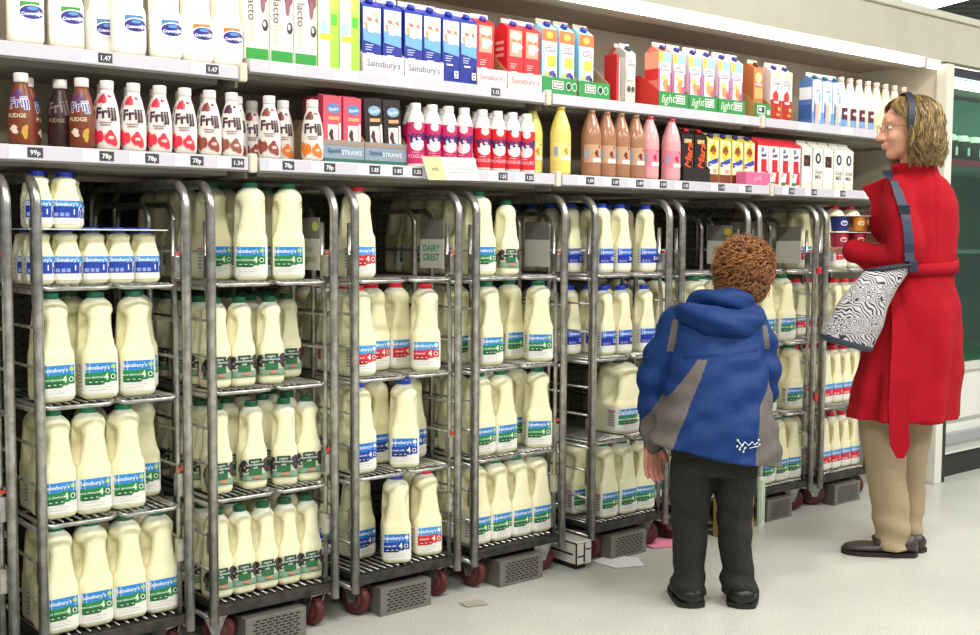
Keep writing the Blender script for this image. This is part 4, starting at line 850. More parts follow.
# shelf notice
t = thing('shelf_notice', 'white and yellow paper notice hanging from the lower price rail under pink yoghurt drinks', 'notice', (2.04, -.018, 0), 0)
a = MB(); PW = M('#f2f1ea', .6); a.add([(.0, 0, 1.346), (.20, 0, 1.351), (.215, -.004, 1.284), (.022, -.004, 1.279), (.0, .0012, 1.346), (.20, .0012, 1.351), (.215, -.0028, 1.284), (.022, -.0028, 1.279)], [(0, 3, 2, 1), (4, 5, 6, 7), (0, 1, 5, 4), (1, 2, 6, 5), (2, 3, 7, 6), (3, 0, 4, 7)], PW)
def nf(u, v, o): return Vector((u+.022*(1.349-v)/.068, -.004*(1.349-v)/.068-o, v+.004*u/.2))
decal(a, [('p', M('#f2e6a0', .6), [(0.001, 1.2795), (.068, 1.2795), (.068, 1.3455), (0.001, 1.3455)]), ('t', M('#8a8468', .6), 'info', .035, 1.312, .018), ('r', M('#c9c9c4', .6), .08, 1.335, .12, 1.337), ('r', M('#c9c9c4', .6), .08, 1.325, .18, 1.327), ('r', M('#c9c9c4', .6), .08, 1.313, .185, 1.315), ('r', M('#c9c9c4', .6), .08, 1.302, .16, 1.304)], nf)
a.build('paper', t)

# ================================================================ PEOPLE
def ring_stack(mb, rings, m, n=40, fold=None):
    """rings: (cx, cy, z, rx, ry, axis angle, tilt x, tilt y) bottom to top; solid"""
    vs_ = []
    for i, R in enumerate(rings):
        cx, cy, z, rx, ry = R[:5]; an = R[5] if len(R) > 5 else 0; tx = R[6] if len(R) > 6 else 0; ty = R[7] if len(R) > 7 else 0
        for k in range(n):
            t = 2*PI*k/n; f = fold(t, z) if fold else 1
            x, y = rx*f*math.cos(t), ry*f*math.sin(t); X, Y = x*math.cos(an)-y*math.sin(an), x*math.sin(an)+y*math.cos(an)
            vs_.append((cx+X, cy+Y, z+tx*X+ty*Y))
    N = len(rings); fs = [(i*n+k, i*n+(k+1) % n, (i+1)*n+(k+1) % n, (i+1)*n+k) for i in range(N-1) for k in range(n)]
    fs += [tuple(range(n))[::-1], tuple((N-1)*n+k for k in range(n))]
    mb.add(vs_, fs, m, True)
def smooth_rings(rings, k=4):
    out = []
    for a, b in zip(rings, rings[1:]):
        for j in range(k): q = j/k; out.append(tuple(a[i]+(b[i]-a[i])*q for i in range(len(a))))
    out.append(rings[-1]); return out
def limb(mb, pts, m, n=14):
    """pts: (x, y, z, r); tapered with round ends, resampled smoothly"""
    P = [Vector(p[:3]) for p in pts]; R = [p[3] for p in pts]; Q = []; S = []
    for i in range(len(P)-1):
        p0, p1, p2, p3 = P[max(0, i-1)], P[i], P[i+1], P[min(len(P)-1, i+2)]
        for j in range(5):
            t = j/5; Q.append(.5*((2*p1)+(p2-p0)*t+(2*p0-5*p1+4*p2-p3)*t*t+(3*p1-p0-3*p2+p3)*t**3)); S.append(R[i]+(R[i+1]-R[i])*t)
    Q.append(P[-1]); S.append(R[-1])
    d0 = (Q[0]-Q[1]).normalized(); d1 = (Q[-1]-Q[-2]).normalized()
    pre = [(Q[0]+d0*S[0]*c, S[0]*math.sqrt(max(.02, 1-c*c))) for c in (.98, .8, .5)]; post = [(Q[-1]+d1*S[-1]*c, S[-1]*math.sqrt(max(.02, 1-c*c))) for c in (.5, .8, .98)]
    mb.tube([p for p, _ in pre]+Q+[p for p, _ in post], [r for _, r in pre]+S+[r for _, r in post], m, n)
def ell(mb, c, r, m, rot=None, n=20):
    vs_ = []; fs = []; c = Vector(c); rot = rot or Matrix.Identity(3)
    for i in range(n//2+1):
        ph = -PI/2+PI*i/(n//2)
        for k in range(n):
            t = 2*PI*k/n; vs_.append(c+rot @ Vector((r[0]*math.cos(ph)*math.cos(t), r[1]*math.cos(ph)*math.sin(t), r[2]*math.sin(ph))))
    for i in range(n//2):
        for k in range(n): fs.append((i*n+k, i*n+(k+1) % n, (i+1)*n+(k+1) % n, (i+1)*n+k))
    mb.add(vs_, fs, m, True)
def fuse(mb, name, vox, parent, iters=4, mats=None, pick=None, wrinkle=None):
    """melt overlapping forms into one continuous skin"""
    me = mb.mesh(name+'_src'); o = bpy.data.objects.new(name+'_src', me); COL.objects.link(o)
    r = o.modifiers.new('r', 'REMESH'); r.mode = 'VOXEL'; r.voxel_size = vox; r.use_smooth_shade = True
    s = o.modifiers.new('s', 'SMOOTH'); s.factor = .5; s.iterations = iters
    dg = bpy.context.evaluated_depsgraph_get(); out = bpy.data.meshes.new_from_object(o.evaluated_get(dg)); bpy.data.objects.remove(o); bpy.data.meshes.remove(me)
    out.name = name
    if wrinkle:
        ns = [v.normal.copy() for v in out.vertices]
        for v, nn in zip(out.vertices, ns): v.co += nn*wrinkle(v.co, nn)
    out.materials.clear()
    for m in (mats or mb.mats): out.materials.append(m)
    for p in out.polygons:
        p.use_smooth = True; p.material_index = pick(p.center, p.normal) if pick else 0
    out.update(); return put(out, name, parent)
def cloth(col, sc=1., rough=.85, bump=.35, noise=.12, fine=900):
    m = bpy.data.materials.new('cloth_'+col.lstrip('#')); m.use_nodes = True; nt = m.node_tree; b = nt.nodes['Principled BSDF']; c = hx(col)
    tc = nt.nodes.new('ShaderNodeTexCoord'); n = nt.nodes.new('ShaderNodeTexNoise'); n.inputs['Scale'].default_value = fine; n2 = nt.nodes.new('ShaderNodeTexNoise'); n2.inputs['Scale'].default_value = 160; n2.inputs['Detail'].default_value = 4
    r = nt.nodes.new('ShaderNodeValToRGB'); r.color_ramp.elements[0].position = .35; r.color_ramp.elements[1].position = .65
    r.color_ramp.elements[0].color = tuple(v*(1-noise) for v in c[:3])+(1,); r.color_ramp.elements[1].color = tuple(min(1, v*(1+noise)) for v in c[:3])+(1,)
    bp = nt.nodes.new('ShaderNodeBump'); bp.inputs['Strength'].default_value = bump; bp.inputs['Distance'].default_value = .0015
    for n_ in (n, n2): nt.links.new(tc.outputs['Object'], n_.inputs['Vector'])
    nt.links.new(n2.outputs['Fac'], r.inputs[0]); nt.links.new(r.outputs[0], b.inputs['Base Color']); nt.links.new(n2.outputs['Fac'], bp.inputs['Height']); nt.links.new(bp.outputs[0], b.inputs['Normal'])
    b.inputs['Roughness'].default_value = rough; b.inputs['Specular IOR Level'].default_value = .2; return m
SKIN = M('#d9a184', .5, noise=.06, scale=30, sss=.15, name='skin')
SKINB = M('#c98573', .5, noise=.08, scale=40, sss=.15, name='skin_flushed')
def hand(mb, wrist, pdir, palmn, k, m, curl=.5, left=True):
    """palm, four unequal fingers and a thumb. pdir: finger direction, palmn: palm normal, k: scale (adult 1)"""
    w_ = Vector(wrist); d = Vector(pdir).normalized(); n = Vector(palmn); n = (n-d*n.dot(d)).normalized(); s = d.cross(n)*(1 if left else -1)
    for i in range(4):
        off = (i-1.5)*.019*k; limb(mb, [(*(w_+s*off*.55), .013*k), (*(w_+d*.045*k+s*off*.9), .0125*k), (*(w_+d*.085*k+s*off), .0115*k)], m, 10)
    for i, ln in enumerate((.068, .078, .072, .056)):
        off = (i-1.5)*.021*k; p = w_+d*.088*k+s*off; pts = [(*(p-d*.02*k), .0095*k)]; a = 0
        for j, fr in enumerate((.45, .30, .25)):
            a += curl*(.9 if j else .6); v = d*math.cos(a)+n*math.sin(a); pts.append((*p, (.0092-.0006*j)*k)); p = p+v*ln*fr*k
        pts.append((*p, .0070*k)); limb(mb, pts, m, 8)
    b0 = w_+d*.022*k-s*.026*k; v1 = (d*.75-s*.55+n*.35).normalized(); v2 = (d*.9-s*.15+n*.45).normalized()
    limb(mb, [(*(w_+d*.015*k-s*.008*k), .014*k), (*b0, .0135*k), (*(b0+v1*.034*k), .0112*k), (*(b0+v1*.034*k+v2*.028*k), .0085*k)], m, 10)
def head(mb, c, fwd, k, m, up=(0, 0, 1)):
    """face with brow, eye sockets, nose, lips, chin and ears; fwd: where the face points"""
    f = Vector(fwd).normalized(); u = Vector(up); u = (u-f*u.dot(f)).normalized(); r = f.cross(u); R = Matrix((r, f, u)).transposed(); c = Vector(c)
    P = lambda x, y, z: tuple(c+R @ Vector((x*k, y*k, z*k))); E = lambda p, q, mm=m: ell(mb, P(*p), [v*k for v in q], mm, R)
    E((0, -.010, .030), (.074, .090, .078)); E((0, .022, -.025), (.058, .062, .072)); E((0, .052, -.080), (.028, .026, .022)); E((0, .058, .038), (.052, .026, .030))
    E((.030, .058, -.022), (.026, .024, .024)); E((-.030, .058, -.022), (.026, .024, .024)); E((0, .030, -.066), (.045, .044, .030))
    limb(mb, [(*P(0, .080, .018), .009*k), (*P(0, .094, -.008), .0105*k), (*P(0, .103, -.024), .012*k)], m, 10); E((.010, .092, -.028), (.008, .010, .007)); E((-.010, .092, -.028), (.008, .010, .007))
    E((0, .084, -.048), (.023, .010, .006)); E((0, .082, -.058), (.020, .010, .007)); E((.026, .074, .030), (.020, .010, .006)); E((-.026, .074, .030), (.020, .010, .006))
    for s_ in (-1, 1):
        limb(mb, [(*P(s_*.073, -.012, -.028), .006*k), (*P(s_*.080, -.022, -.008), .008*k), (*P(s_*.083, -.026, .012), .008*k), (*P(s_*.078, -.014, .024), .006*k), (*P(s_*.073, -.002, .012), .005*k)], m, 8)
    return P, R
def face_details(P, R, k, parent, iris='#4a5a50'):
    a = MB()
    for s_ in (-1, 1):
        ell(a, P(s_*.029, .0725, .010), (.0120*k, .0080*k, .0070*k), M('#e8e4de', .25), R, 14); ell(a, P(s_*.029, .0788, .010), (.0056*k, .0025*k, .0056*k), M(iris, .2), R, 10)
    a.build('eyes', parent); a = MB(); ell(a, P(0, .0880, -.0505), (.018*k, .0035*k, .003*k), M('#a85a52', .5), R, 12); ell(a, P(0, .0865, -.057), (.016*k, .0035*k, .0035*k), M('#b0645a', .5), R, 12); a.build('lips', parent)
def strands(name, parent, roots, path, r0, m, n=4, segs=14):
    mb = MB()
    for i, rt in enumerate(roots):
        pts = path(i, rt, segs); k = len(pts); rs = [r0*(1-.75*(j/(k-1))**2) for j in range(k)]; mb.tube(pts, rs, m[i % len(m)], n)
    return mb.build(name, parent)
def hairmat(c, rough=.42):
    return M(c, rough, spec=.5, noise=.3, scale=60)

def smp(rings, k=4): return smooth_rings(rings, k)
# ---------------------------------------------------------------- the boy (local frame: x right of picture, y away from the camera, z up)
BX, BY = 2.787, -.53
boy = thing('person', 'curly ginger-haired child in a blue and grey jacket bending towards the milk', 'person', (BX, BY, 0), -YAW)
body = MB(); S_ = SKINB
ring_stack(body, smp([(-.012, .0, .47, .105, .075), (-.012, .0, .54, .11, .08), (-.012, .03, .65, .10, .075), (0, .08, .78, .11, .075), (.012, .12, .86, .10, .065), (.04, .15, .91, .045, .045), (.065, .17, .96, .038, .04)]), S_, 24)
for sx, x0, x1, x2 in ((-1, -.070, -.078, -.078), (1, .045, .052, .070)): limb(body, [(x0, 0, .48, .062), ((x0+x1)/2, .008, .38, .052), (x1, .01, .29, .042), (x1, -.004, .20, .038), (x2, -.01, .075, .028)], S_); limb(body, [(x2, -.025, .04, .026), (x2, .03, .03, .024), (x2+.01, .085, .025, .018)], S_)
limb(body, [(-.105, .115, .85, .040), (-.146, .11, .76, .034), (-.182, .104, .66, .029), (-.190, .097, .57, .026), (-.188, .086, .500, .0205), (-.190, .080, .478, .0185)], S_)
limb(body, [(.115, .13, .85, .042), (.145, .125, .75, .036), (.150, .12, .65, .030), (.120, .21, .62, .026), (.085, .30, .62, .020)], S_)
hand(body, (-.190, .080, .478), (.02, .0, -1), (.25, -1, 0), .80, S_, .45, left=True); hand(body, (.083, .305, .62), (-.35, .9, .05), (0, 0, -1), .72, S_, .5, left=False)
HB = Vector((.108, .215, .990)); P, R = head(body, HB, (.30, .93, -.10), .90, S_, up=(.16, 0, 1)); 
fuse(body, 'body', .0042, boy, 3); face_details(P, R, .90, boy)
# trousers
TR = cloth('#2b2a28', noise=.25, bump=.5); pb = MB()
ring_stack(pb, smp([(-.012, -.008, .40, .125, .08), (-.012, -.005, .47, .138, .095), (-.012, 0, .55, .138, .10)]), TR, 32)
def leg(mb, x0, x1, x2, m, rr0=.073, rk=.060, ra=.058, hip=.44):
    ring_stack(mb, smp([(x2, -.004, .030, ra+.002, ra+.008), (x2, -.006, .066, ra+.004, ra+.012), (x2-.002, -.004, .10, ra-.004, ra+.002), (x1, 0, .18, rk-.006, rk+.002), (x1, .008, .28, rk, rk+.006), ((x0+x1)/2, .006, .36, rr0-.006, rr0), (x0, 0, hip, rr0, rr0+.010)]), m, 30)
leg(pb, -.078, -.085, -.084, TR, .070, .058, .050); leg(pb, .052, .053, .068, TR, .069, .055, .054)
def wr(amp, fx, fz, seed=0):
    def f(p, n): return amp*(mnoise.noise(Vector((p.x*fx+seed, p.y*fx, p.z*fz)))+.5*mnoise.noise(Vector((p.x*fx*2.3, p.y*fx*2.3+seed, p.z*fz*2.1))))
    return f
def trw(p, n): 
    low = 1-sstep(.02, .16, p.z); kn = math.exp(-((p.z-.28)/.07)**2)
    return .0055*mnoise.noise(Vector((p.x*9, p.y*9, p.z*7)))+low*.006*math.sin(p.z*95+p.x*30)+kn*.003*math.sin(p.z*80+p.x*40)+.0035*math.exp(-((p.x-(-.079 if p.x < 0 else .053))/.010)**2)*(1 if n.y < -.3 else 0)
fuse(pb, 'trousers', .006, boy, 3, wrinkle=trw)
def shoe(parent, x, y, rz, L, W_, Hh, col, name='shoe', sole='#141212', moc=False):
    a = MB(); b = MB(); m = M(col, .42, noise=.1, scale=40); ms = M(sole, .6); rings = []; N = 18; n = 20
    T = Matrix.Translation((x, y, 0)) @ Matrix.Rotation(rz, 4, 'Z')
    def half(t): return W_*.5*(.80+.20*math.sin(PI*min(1, t*1.15)) if t < .5 else (1.0 if t < .72 else math.sqrt(max(0, 1-((t-.72)/.28)**2))*1.0))*(math.sqrt(max(0, 1-((.10-t)/.10)**2)) if t < .10 else 1)
    vs_ = []
    for i in range(N+1):
        t = .003+.994*i/N; h = max(.006, half(t)); yy = -L*.28+L*t
        top = Hh*(1.0 if t < .25 else 1.0-.42*sstep(.25, .62, t)-.12*sstep(.7, .98, t)) * (.75+.25*sstep(0, .08, t)) * (1-.35*sstep(.93, 1, t))
        for k in range(n):
            q = 2*PI*k/n; cz = math.sin(q); zz = .012+(top-.012)*(.5+.5*cz); wd = h*(abs(math.cos(q))**.7)*(1 if math.cos(q) > 0 else -1)*(1-.18*max(0, cz))
            vs_.append(T @ Vector((wd, yy, zz)))
    fs = [(i*n+k, i*n+(k+1) % n, (i+1)*n+(k+1) % n, (i+1)*n+k) for i in range(N) for k in range(n)]+[tuple(range(n))[::-1], tuple(N*n+k for k in range(n))]
    a.add(vs_, fs, m, True)
    o = a.build(name, parent); s_ = MB(); P0 = []; 
    for side in (1, -1):
        for i in (range(N+1) if side == 1 else range(N, -1, -1)):
            t = .003+.994*i/N; h = max(.006, half(t))+.0025; P0.append((side*h, -L*.28+L*t))
    kk = len(P0); vv = [T @ Vector((p[0], p[1], .001)) for p in P0]+[T @ Vector((p[0], p[1], .016)) for p in P0]
    s_.add(vv, [tuple(range(kk))[::-1], tuple(range(kk, 2*kk))]+[(i, (i+1) % kk, (i+1) % kk+kk, i+kk) for i in range(kk)], ms); s_.build('sole', o)
    if moc:
        c = MB(); pts = []
        for j in range(13):
            q = PI*j/12; pts.append(T @ Vector((W_*.33*math.cos(q), -L*.28+L*(.60+.27*math.sin(q)), Hh*.60+.012-.010*math.sin(q))))
        c.box((-W_*.44, -L*.28+L*.50, Hh*.55), (W_*.44, -L*.28+L*.58, Hh*.80), M('#3a2825', .5), .006, T=T); c.build('apron_seam', o)
    return o
shoe(boy, -.086, -.016, .04, .215, .090, .060, '#161414'); shoe(boy, .076, -.020, -.26, .215, .092, .060, '#161414')
# jacket
BLUE = cloth('#0d2f66', rough=.6, bump=.25, noise=.10); GREY = cloth('#635d5a', rough=.6, bump=.2); jk = MB(); TXT = .18
ring_stack(jk, smp([(-.018, -.01, .462, .206, .135, 0, -.20), (-.014, -.006, .50, .196, .130, 0, -.14), (-.008, .0, .58, .174, .120, 0, -.08), (-.004, .025, .67, .158, .112, 0, 0), (0, .06, .76, .148, .104, 0, .0), (.006, .10, .845, .138, .094, 0, .0), (.022, .13, .885, .112, .08, 0, .05), (.050, .15, .915, .066, .062, 0, .1), (.062, .16, .94, .050, .052, 0, .1)]), BLUE, 48,
           fold=lambda t, z: 1+.022*math.sin(5*t+1.2)*(1-sstep(.45, .75, z)))
limb(jk, [(-.105, .115, .850, .060), (-.146, .11, .775, .058), (-.180, .105, .69, .054), (-.192, .10, .62, .050), (-.192, .095, .555, .045), (-.184, .090, .470, .035)], BLUE, 18)
limb(jk, [(.118, .135, .845, .060), (.150, .125, .765, .057), (.158, .115, .68, .056), (.148, .145, .615, .050), (.125, .22, .61, .042), (.100, .28, .62, .036)], BLUE, 18)
def jpick(c, n):
    x, y, z = c
    if n.y < .35 and .765 < z < .865 and abs(x-(-.128-.20*(.865-z)))<.009: return 1
    if .775 < z < .845 and abs(x-(.150+.1*(.845-z))) < .009 and n.y < .4: return 1
    if z < .75 and y < .09 and n.y < .5:
        xr_ = -.078-.426*(.68-z); xl_ = -.128-.75*(.68-z)
        if xl_ < x < xr_ or (z < .545 and x < xr_ and y < .07): return 1
        if z < .68 and x > .085+.13*(z-.455)+.03*sstep(.6, .68, z) and not (x > .160 and z > .565): return 1
    return 0
def jw(p, n):
    cr = .008*mnoise.noise(Vector((p.x*7+3, p.y*6, p.z*10)))+.0055*mnoise.noise(Vector((p.x*15+p.z*10, p.y*12, p.z*20-p.x*8)))
    fold = .0045*math.sin((p.z-.35*p.x)*62+3*mnoise.noise(p*6))*sstep(.0, .35, .5+mnoise.noise(p*5+Vector((4, 0, 2))))*(1 if n.y < .3 else 0); cr += fold*.55; arm = sstep(.12, .17, abs(p.x)); seam = -.004*math.exp(-((p.z-.76-.10*p.x)/.006)**2) if n.y < 0 and abs(p.x) < .12 else 0
    return cr*1.3+arm*.0035*math.sin(p.z*75+p.x*25)+seam
jacket = fuse(jk, 'jacket', .0040, boy, 4, mats=[BLUE, GREY], pick=jpick, wrinkle=jw)
hd = MB()
limb(hd, [(-.118, .105, .872, .026), (-.085, .045, .880, .040), (-.03, .018, .862, .050), (.03, .016, .848, .052), (.09, .050, .852, .040), (.128, .11, .858, .026)], BLUE, 18)
limb(hd, [(-.060, .12, .915, .030), (-.01, .088, .924, .036), (.045, .088, .920, .040), (.090, .11, .912, .036), (.112, .15, .905, .026)], BLUE, 18)
fuse(hd, 'hood', .0052, boy, 3, wrinkle=lambda p, n: .004*mnoise.noise(Vector((p.x*14, p.y*14, p.z*18)))+.003*math.sin(p.x*40+p.z*90))
# collar strip and emblem
bvh = BVHTree.FromPolygons([v.co for v in jacket.data.vertices], [p.vertices[:] for p in jacket.data.polygons])
def onback(x, z, off=.0012, tree=None):
    h = (tree or bvh).ray_cast(Vector((x, -1.5, z)), Vector((0, 1, 0))); return (h[0]+h[1]*off) if h[0] else Vector((x, -.12, z))
em = MB(); EM = M('#d8dce4', .5)
for pts in ([(.030, .520), (.040, .508), (.050, .518), (.062, .506), (.073, .517), (.082, .507), (.092, .514)], [(.034, .500), (.046, .510)], [(.050, .498), (.046, .490)], [(.066, .498), (.094, .502)]): em.tube([onback(x, z, .0008) for x, z in pts], .0015, EM, 6, flat=1)
for x, z in ((.028, .523), (.026, .505), (.034, .496), (.046, .488), (.052, .500), (.094, .520), (.098, .506)): ell(em, onback(x, z), (.0034, .0034, .0034), EM, None, 8)
em.build('emblem', boy)
# curly hair
HC = [hairmat('#8e5a30'), hairmat('#a8703a'), hairmat('#6b4020'), hairmat('#9a6534')]
def boy_hair():
    rd = random.Random(3); cap_ = MB(); c0 = Vector(P(0, -.018, .038)); ell(cap_, c0, (.083*.93, .096*.93, .088*.93), HC[2], R, 28); ell(cap_, P(0, -.055, -.025), (.058, .045, .052), HC[2], R, 20)
    sc = fuse(cap_, 'hair_base', .006, boy, 2, wrinkle=lambda p, n: .006*mnoise.noise(p*38)); sc.name = 'hair'
    roots = []
    while len(roots) < 1150:
        th = rd.uniform(0, 2*PI); ph = math.asin(rd.uniform(-.75, 1)); d = Vector((math.cos(ph)*math.sin(th), math.cos(ph)*math.cos(th), math.sin(ph)))
        if d.y > .45 and d.z < .35: continue
        roots.append(d)
    def path(i, d, segs):
        base = Vector(P(d.x*.080, -.018+d.y*.093, .034+d.z*.086 - (.02 if d.z < -.2 else 0))); out = (R @ d).normalized()
        g_ = Vector((rd.uniform(-1, 1), rd.uniform(-1, 1), -1.1)); t = (g_-out*g_.dot(out)).normalized(); b_ = out.cross(t); rad = rd.uniform(.007, .0145); turns = rd.uniform(.8, 1.6); L = rd.uniform(.024, .050); ph0 = rd.uniform(0, 6)
        return [base+out*(.002+.012*j/segs+rad*.6*(1+math.sin(ph0+2*PI*turns*j/segs)))+t*L*j/segs+b_*rad*math.cos(ph0+2*PI*turns*j/segs) for j in range(segs+1)]
    st = strands('curls', sc, roots, path, .0027, HC, 4, 15)
boy_hair()

# ---------------------------------------------------------------- the woman
WX, WY = 3.70, -.57
wom = thing('person', 'woman in a long red belted coat and beige trousers with shoulder bag, holding yoghurts', 'person', (WX, WY, 0), -YAW)
A30 = math.radians(28); body = MB(); S_ = SKIN
ring_stack(body, smp([(.045, .01, .70, .13, .10, A30), (.06, .01, .85, .145, .105, A30), (.085, .01, 1.0, .115, .085, A30), (.080, .02, 1.15, .120, .085, A30), (.070, .02, 1.25, .115, .07, A30), (.062, .01, 1.33, .06, .05, A30), (.042, .008, 1.40, .047, .047, A30)]), S_, 28)
limb(body, [(-.015, -.02, .78, .085), (-.03, -.01, .62, .075), (-.038, 0, .45, .056), (-.022, -.006, .28, .048), (.018, -.008, .09, .031)], S_); limb(body, [(.045, -.010, .045, .024), (-.03, .002, .032, .020), (-.11, .015, .026, .014)], S_)
limb(body, [(.115, .06, .78, .085), (.11, .07, .62, .075), (.105, .08, .45, .056), (.10, .09, .28, .048), (.095, .09, .09, .033)], S_); limb(body, [(.095, .07, .045, .024), (.095, .13, .032, .020), (.085, .20, .026, .014)], S_)
limb(body, [(-.012, -.030, 1.255, .040), (-.016, -.078, 1.15, .038), (-.015, -.09, 1.045, .036), (-.075, -.02, 1.048, .034), (-.135, .030, 1.066, .026), (-.146, .046, 1.068, .022)], S_)
limb(body, [(.165, .10, 1.265, .05), (.180, .16, 1.15, .044), (.165, .20, 1.03, .038), (.07, .22, 1.06, .034), (-.015, .17, 1.12, .024)], S_)
hand(body, (-.146, .046, 1.068), (-.12, 1, .02), (0, 0, 1), .92, S_, .16, left=False); hand(body, (-.022, .16, 1.125), (-.80, -.55, .12), (-.45, .55, .0), .90, S_, .30, left=True)
HW = Vector((.020, .008, 1.492)); P, R = head(body, HW, (-1, .04, -.05), .98, S_); PW_, RW_ = P, R
fuse(body, 'body', .0048, wom, 3); face_details(P, R, .98, wom)
TRW = cloth('#a39175', noise=.08, bump=.3); pb = MB()
ring_stack(pb, smp([(-.052+.055, -.012, .026, .056, .062), (.0, -.010, .06, .058, .064), (-.006, -.008, .16, .062, .066), (-.026, -.005, .30, .068, .070), (-.044, 0, .46, .080, .078), (-.034, .0, .62, .092, .090), (-.01, 0, .80, .10, .10)], 4), TRW, 32)
ring_stack(pb, smp([(.086, .085, .026, .052, .062), (.086, .085, .08, .054, .064), (.088, .082, .28, .060, .066), (.090, .078, .46, .070, .074), (.095, .07, .62, .086, .088), (.09, .06, .80, .10, .10)], 4), TRW, 32)
fuse(pb, 'trousers', .0065, wom, 3, wrinkle=lambda p, n: .006*mnoise.noise(Vector((p.x*10, p.y*10, p.z*6+4)))+(1-sstep(.03, .22, p.z))*.004*math.sin(p.z*70+p.x*28)+.005*mnoise.noise(Vector((p.x*6+p.z*9, p.y*6, p.z*13))))
for a_ in (shoe(wom, .016, -.012, math.radians(82), .262, .088, .078, '#3c2f2e', moc=True, sole='#1e1615'), shoe(wom, .094, .075, math.radians(12), .25, .086, .066, '#2f2525', moc=True, sole='#1e1615')): pass
# coat
RED = cloth('#9b0a1b', rough=.9, bump=.3, noise=.08); ct = MB()
def cfold(t, z):
    lowk = 1-sstep(.55, 1.0, z); return 1+lowk*(.055*math.sin(7*t+.6)+.04*math.sin(12*t+2))
ring_stack(ct, smp([(.030, .005, .492, .205, .168, A30), (.040, .006, .60, .193, .160, A30), (.055, .008, .74, .176, .150, A30), (.072, .010, .88, .155, .135, A30), (.076, .012, .97, .132, .115, A30), (.078, .012, 1.02, .126, .110, A30), (.080, .014, 1.07, .130, .115, A30), (.076, .018, 1.15, .140, .120, A30), (.070, .018, 1.24, .148, .112, A30), (.068, .014, 1.285, .138, .095, A30), (.062, .012, 1.32, .106, .080, A30), (.056, .010, 1.338, .080, .072, A30), (.046, .010, 1.372, .078, .072, A30)]), RED, 60, fold=cfold)
limb(ct, [(-.018, -.040, 1.270, .060), (-.020, -.076, 1.18, .062), (-.012, -.090, 1.09, .060), (-.030, -.070, 1.045, .056), (-.085, -.01, 1.045, .052), (-.140, .040, 1.070, .046)], RED, 20)
limb(ct, [(.138, .10, 1.262, .060), (.140, .16, 1.16, .058), (.160, .20, 1.05, .062), (.08, .225, 1.06, .052), (.015, .19, 1.10, .042)], RED, 20)
for (q0, q1, q2) in (((-.005, .02, 1.345), (-.112, .085, 1.300), (-.055, .07, 1.215)), ((.02, .05, 1.34), (-.075, .12, 1.30), (-.045, .09, 1.20))):
    V0, V1, V2 = Vector(q0), Vector(q1), Vector(q2); nn = (V1-V0).cross(V2-V0).normalized()*.009
    ct.add([V0-nn, V1-nn, V2-nn, V0+nn, V1+nn, V2+nn], [(0, 2, 1), (3, 4, 5), (0, 1, 4, 3), (1, 2, 5, 4), (2, 0, 3, 5)], RED)
ell(ct, (.0, .06, 1.20), (.085, .075, .12), RED)
def cw(p, n):
    b_ = -.006*math.exp(-((p.z-1.020)/.010)**2); return b_+.009*mnoise.noise(Vector((p.x*7, p.y*7, p.z*6)))+.006*mnoise.noise(Vector((p.x*15, p.y*15, p.z*13)))-(.004*math.exp(-((p.x-.085)/.006)**2) if n.y < -.3 and p.z > 1.03 else 0)
coat = fuse(ct, 'coat', .006, wom, 3, wrinkle=cw)
cb = BVHTree.FromPolygons([v.co for v in coat.data.vertices], [p.vertices[:] for p in coat.data.polygons])
def around(cx, cy, ang, z, off):
    d = Vector((math.cos(ang), math.sin(ang), 0)); h = cb.ray_cast(Vector((cx, cy, z))+d*.6, -d); return (h[0]+d*off) if h[0] else Vector((cx, cy, z))+d*.14
bl = MB(); n = 64; lo, hi = [], []
for k in range(n):
    a_ = 2*PI*k/n; z0 = 1.022+.012*math.sin(a_+.5)
    d = Vector((math.cos(a_), math.sin(a_), 0)); base = Vector((.078, .012, 0)); rx = .131; ry = .115; ca, sa = math.cos(a_-A30), math.sin(a_-A30); rad = 1/math.sqrt((ca/rx)**2+(sa/ry)**2)+.005
    lo.append(base+d*rad+Vector((0, 0, z0-.022))); hi.append(base+d*(rad-.001)+Vector((0, 0, z0+.022)))
vs_ = lo+hi+[p-Vector((math.cos(2*PI*k/n), math.sin(2*PI*k/n), 0))*.006 for k, p in enumerate(lo)]+[p-Vector((math.cos(2*PI*k/n), math.sin(2*PI*k/n), 0))*.006 for k, p in enumerate(hi)]
bl.add(vs_, [(k, (k+1) % n, n+(k+1) % n, n+k) for k in range(n)]+[(n+k, n+(k+1) % n, 3*n+(k+1) % n, 3*n+k) for k in range(n)]+[(2*n+k, 2*n+(k+1) % n, (k+1) % n, k) for k in range(n)], RED, True)
pts = []
for j in range(15):
    z = 1.0-(1.0-.375)*j/14; x = -.040+.008*math.sin(j*.5); h = cb.ray_cast(Vector((x, -1, max(z, .50))), Vector((0, 1, 0))); y = (h[0].y if h[0] else -.12)-.005; pts.append((x, y-.002*j/14, z))
L_ = [Vector(p) for p in pts]; vv = []
for j, p in enumerate(L_):
    w_ = .026+.008*j/14; w_ = w_ if j < 14 else .012
    for s_, q in ((-1, 0), (1, 0), (1, .005), (-1, .005)): vv.append(p+Vector((s_*w_, q-.002*abs(s_), 0)))
bl.add(vv, [(4*j+a, 4*j+(a+1) % 4, 4*j+4+(a+1) % 4, 4*j+4+a) for j in range(14) for a in range(4)]+[(3, 2, 1, 0), (56, 57, 58, 59)], RED, False)
bl.build('belt', coat)
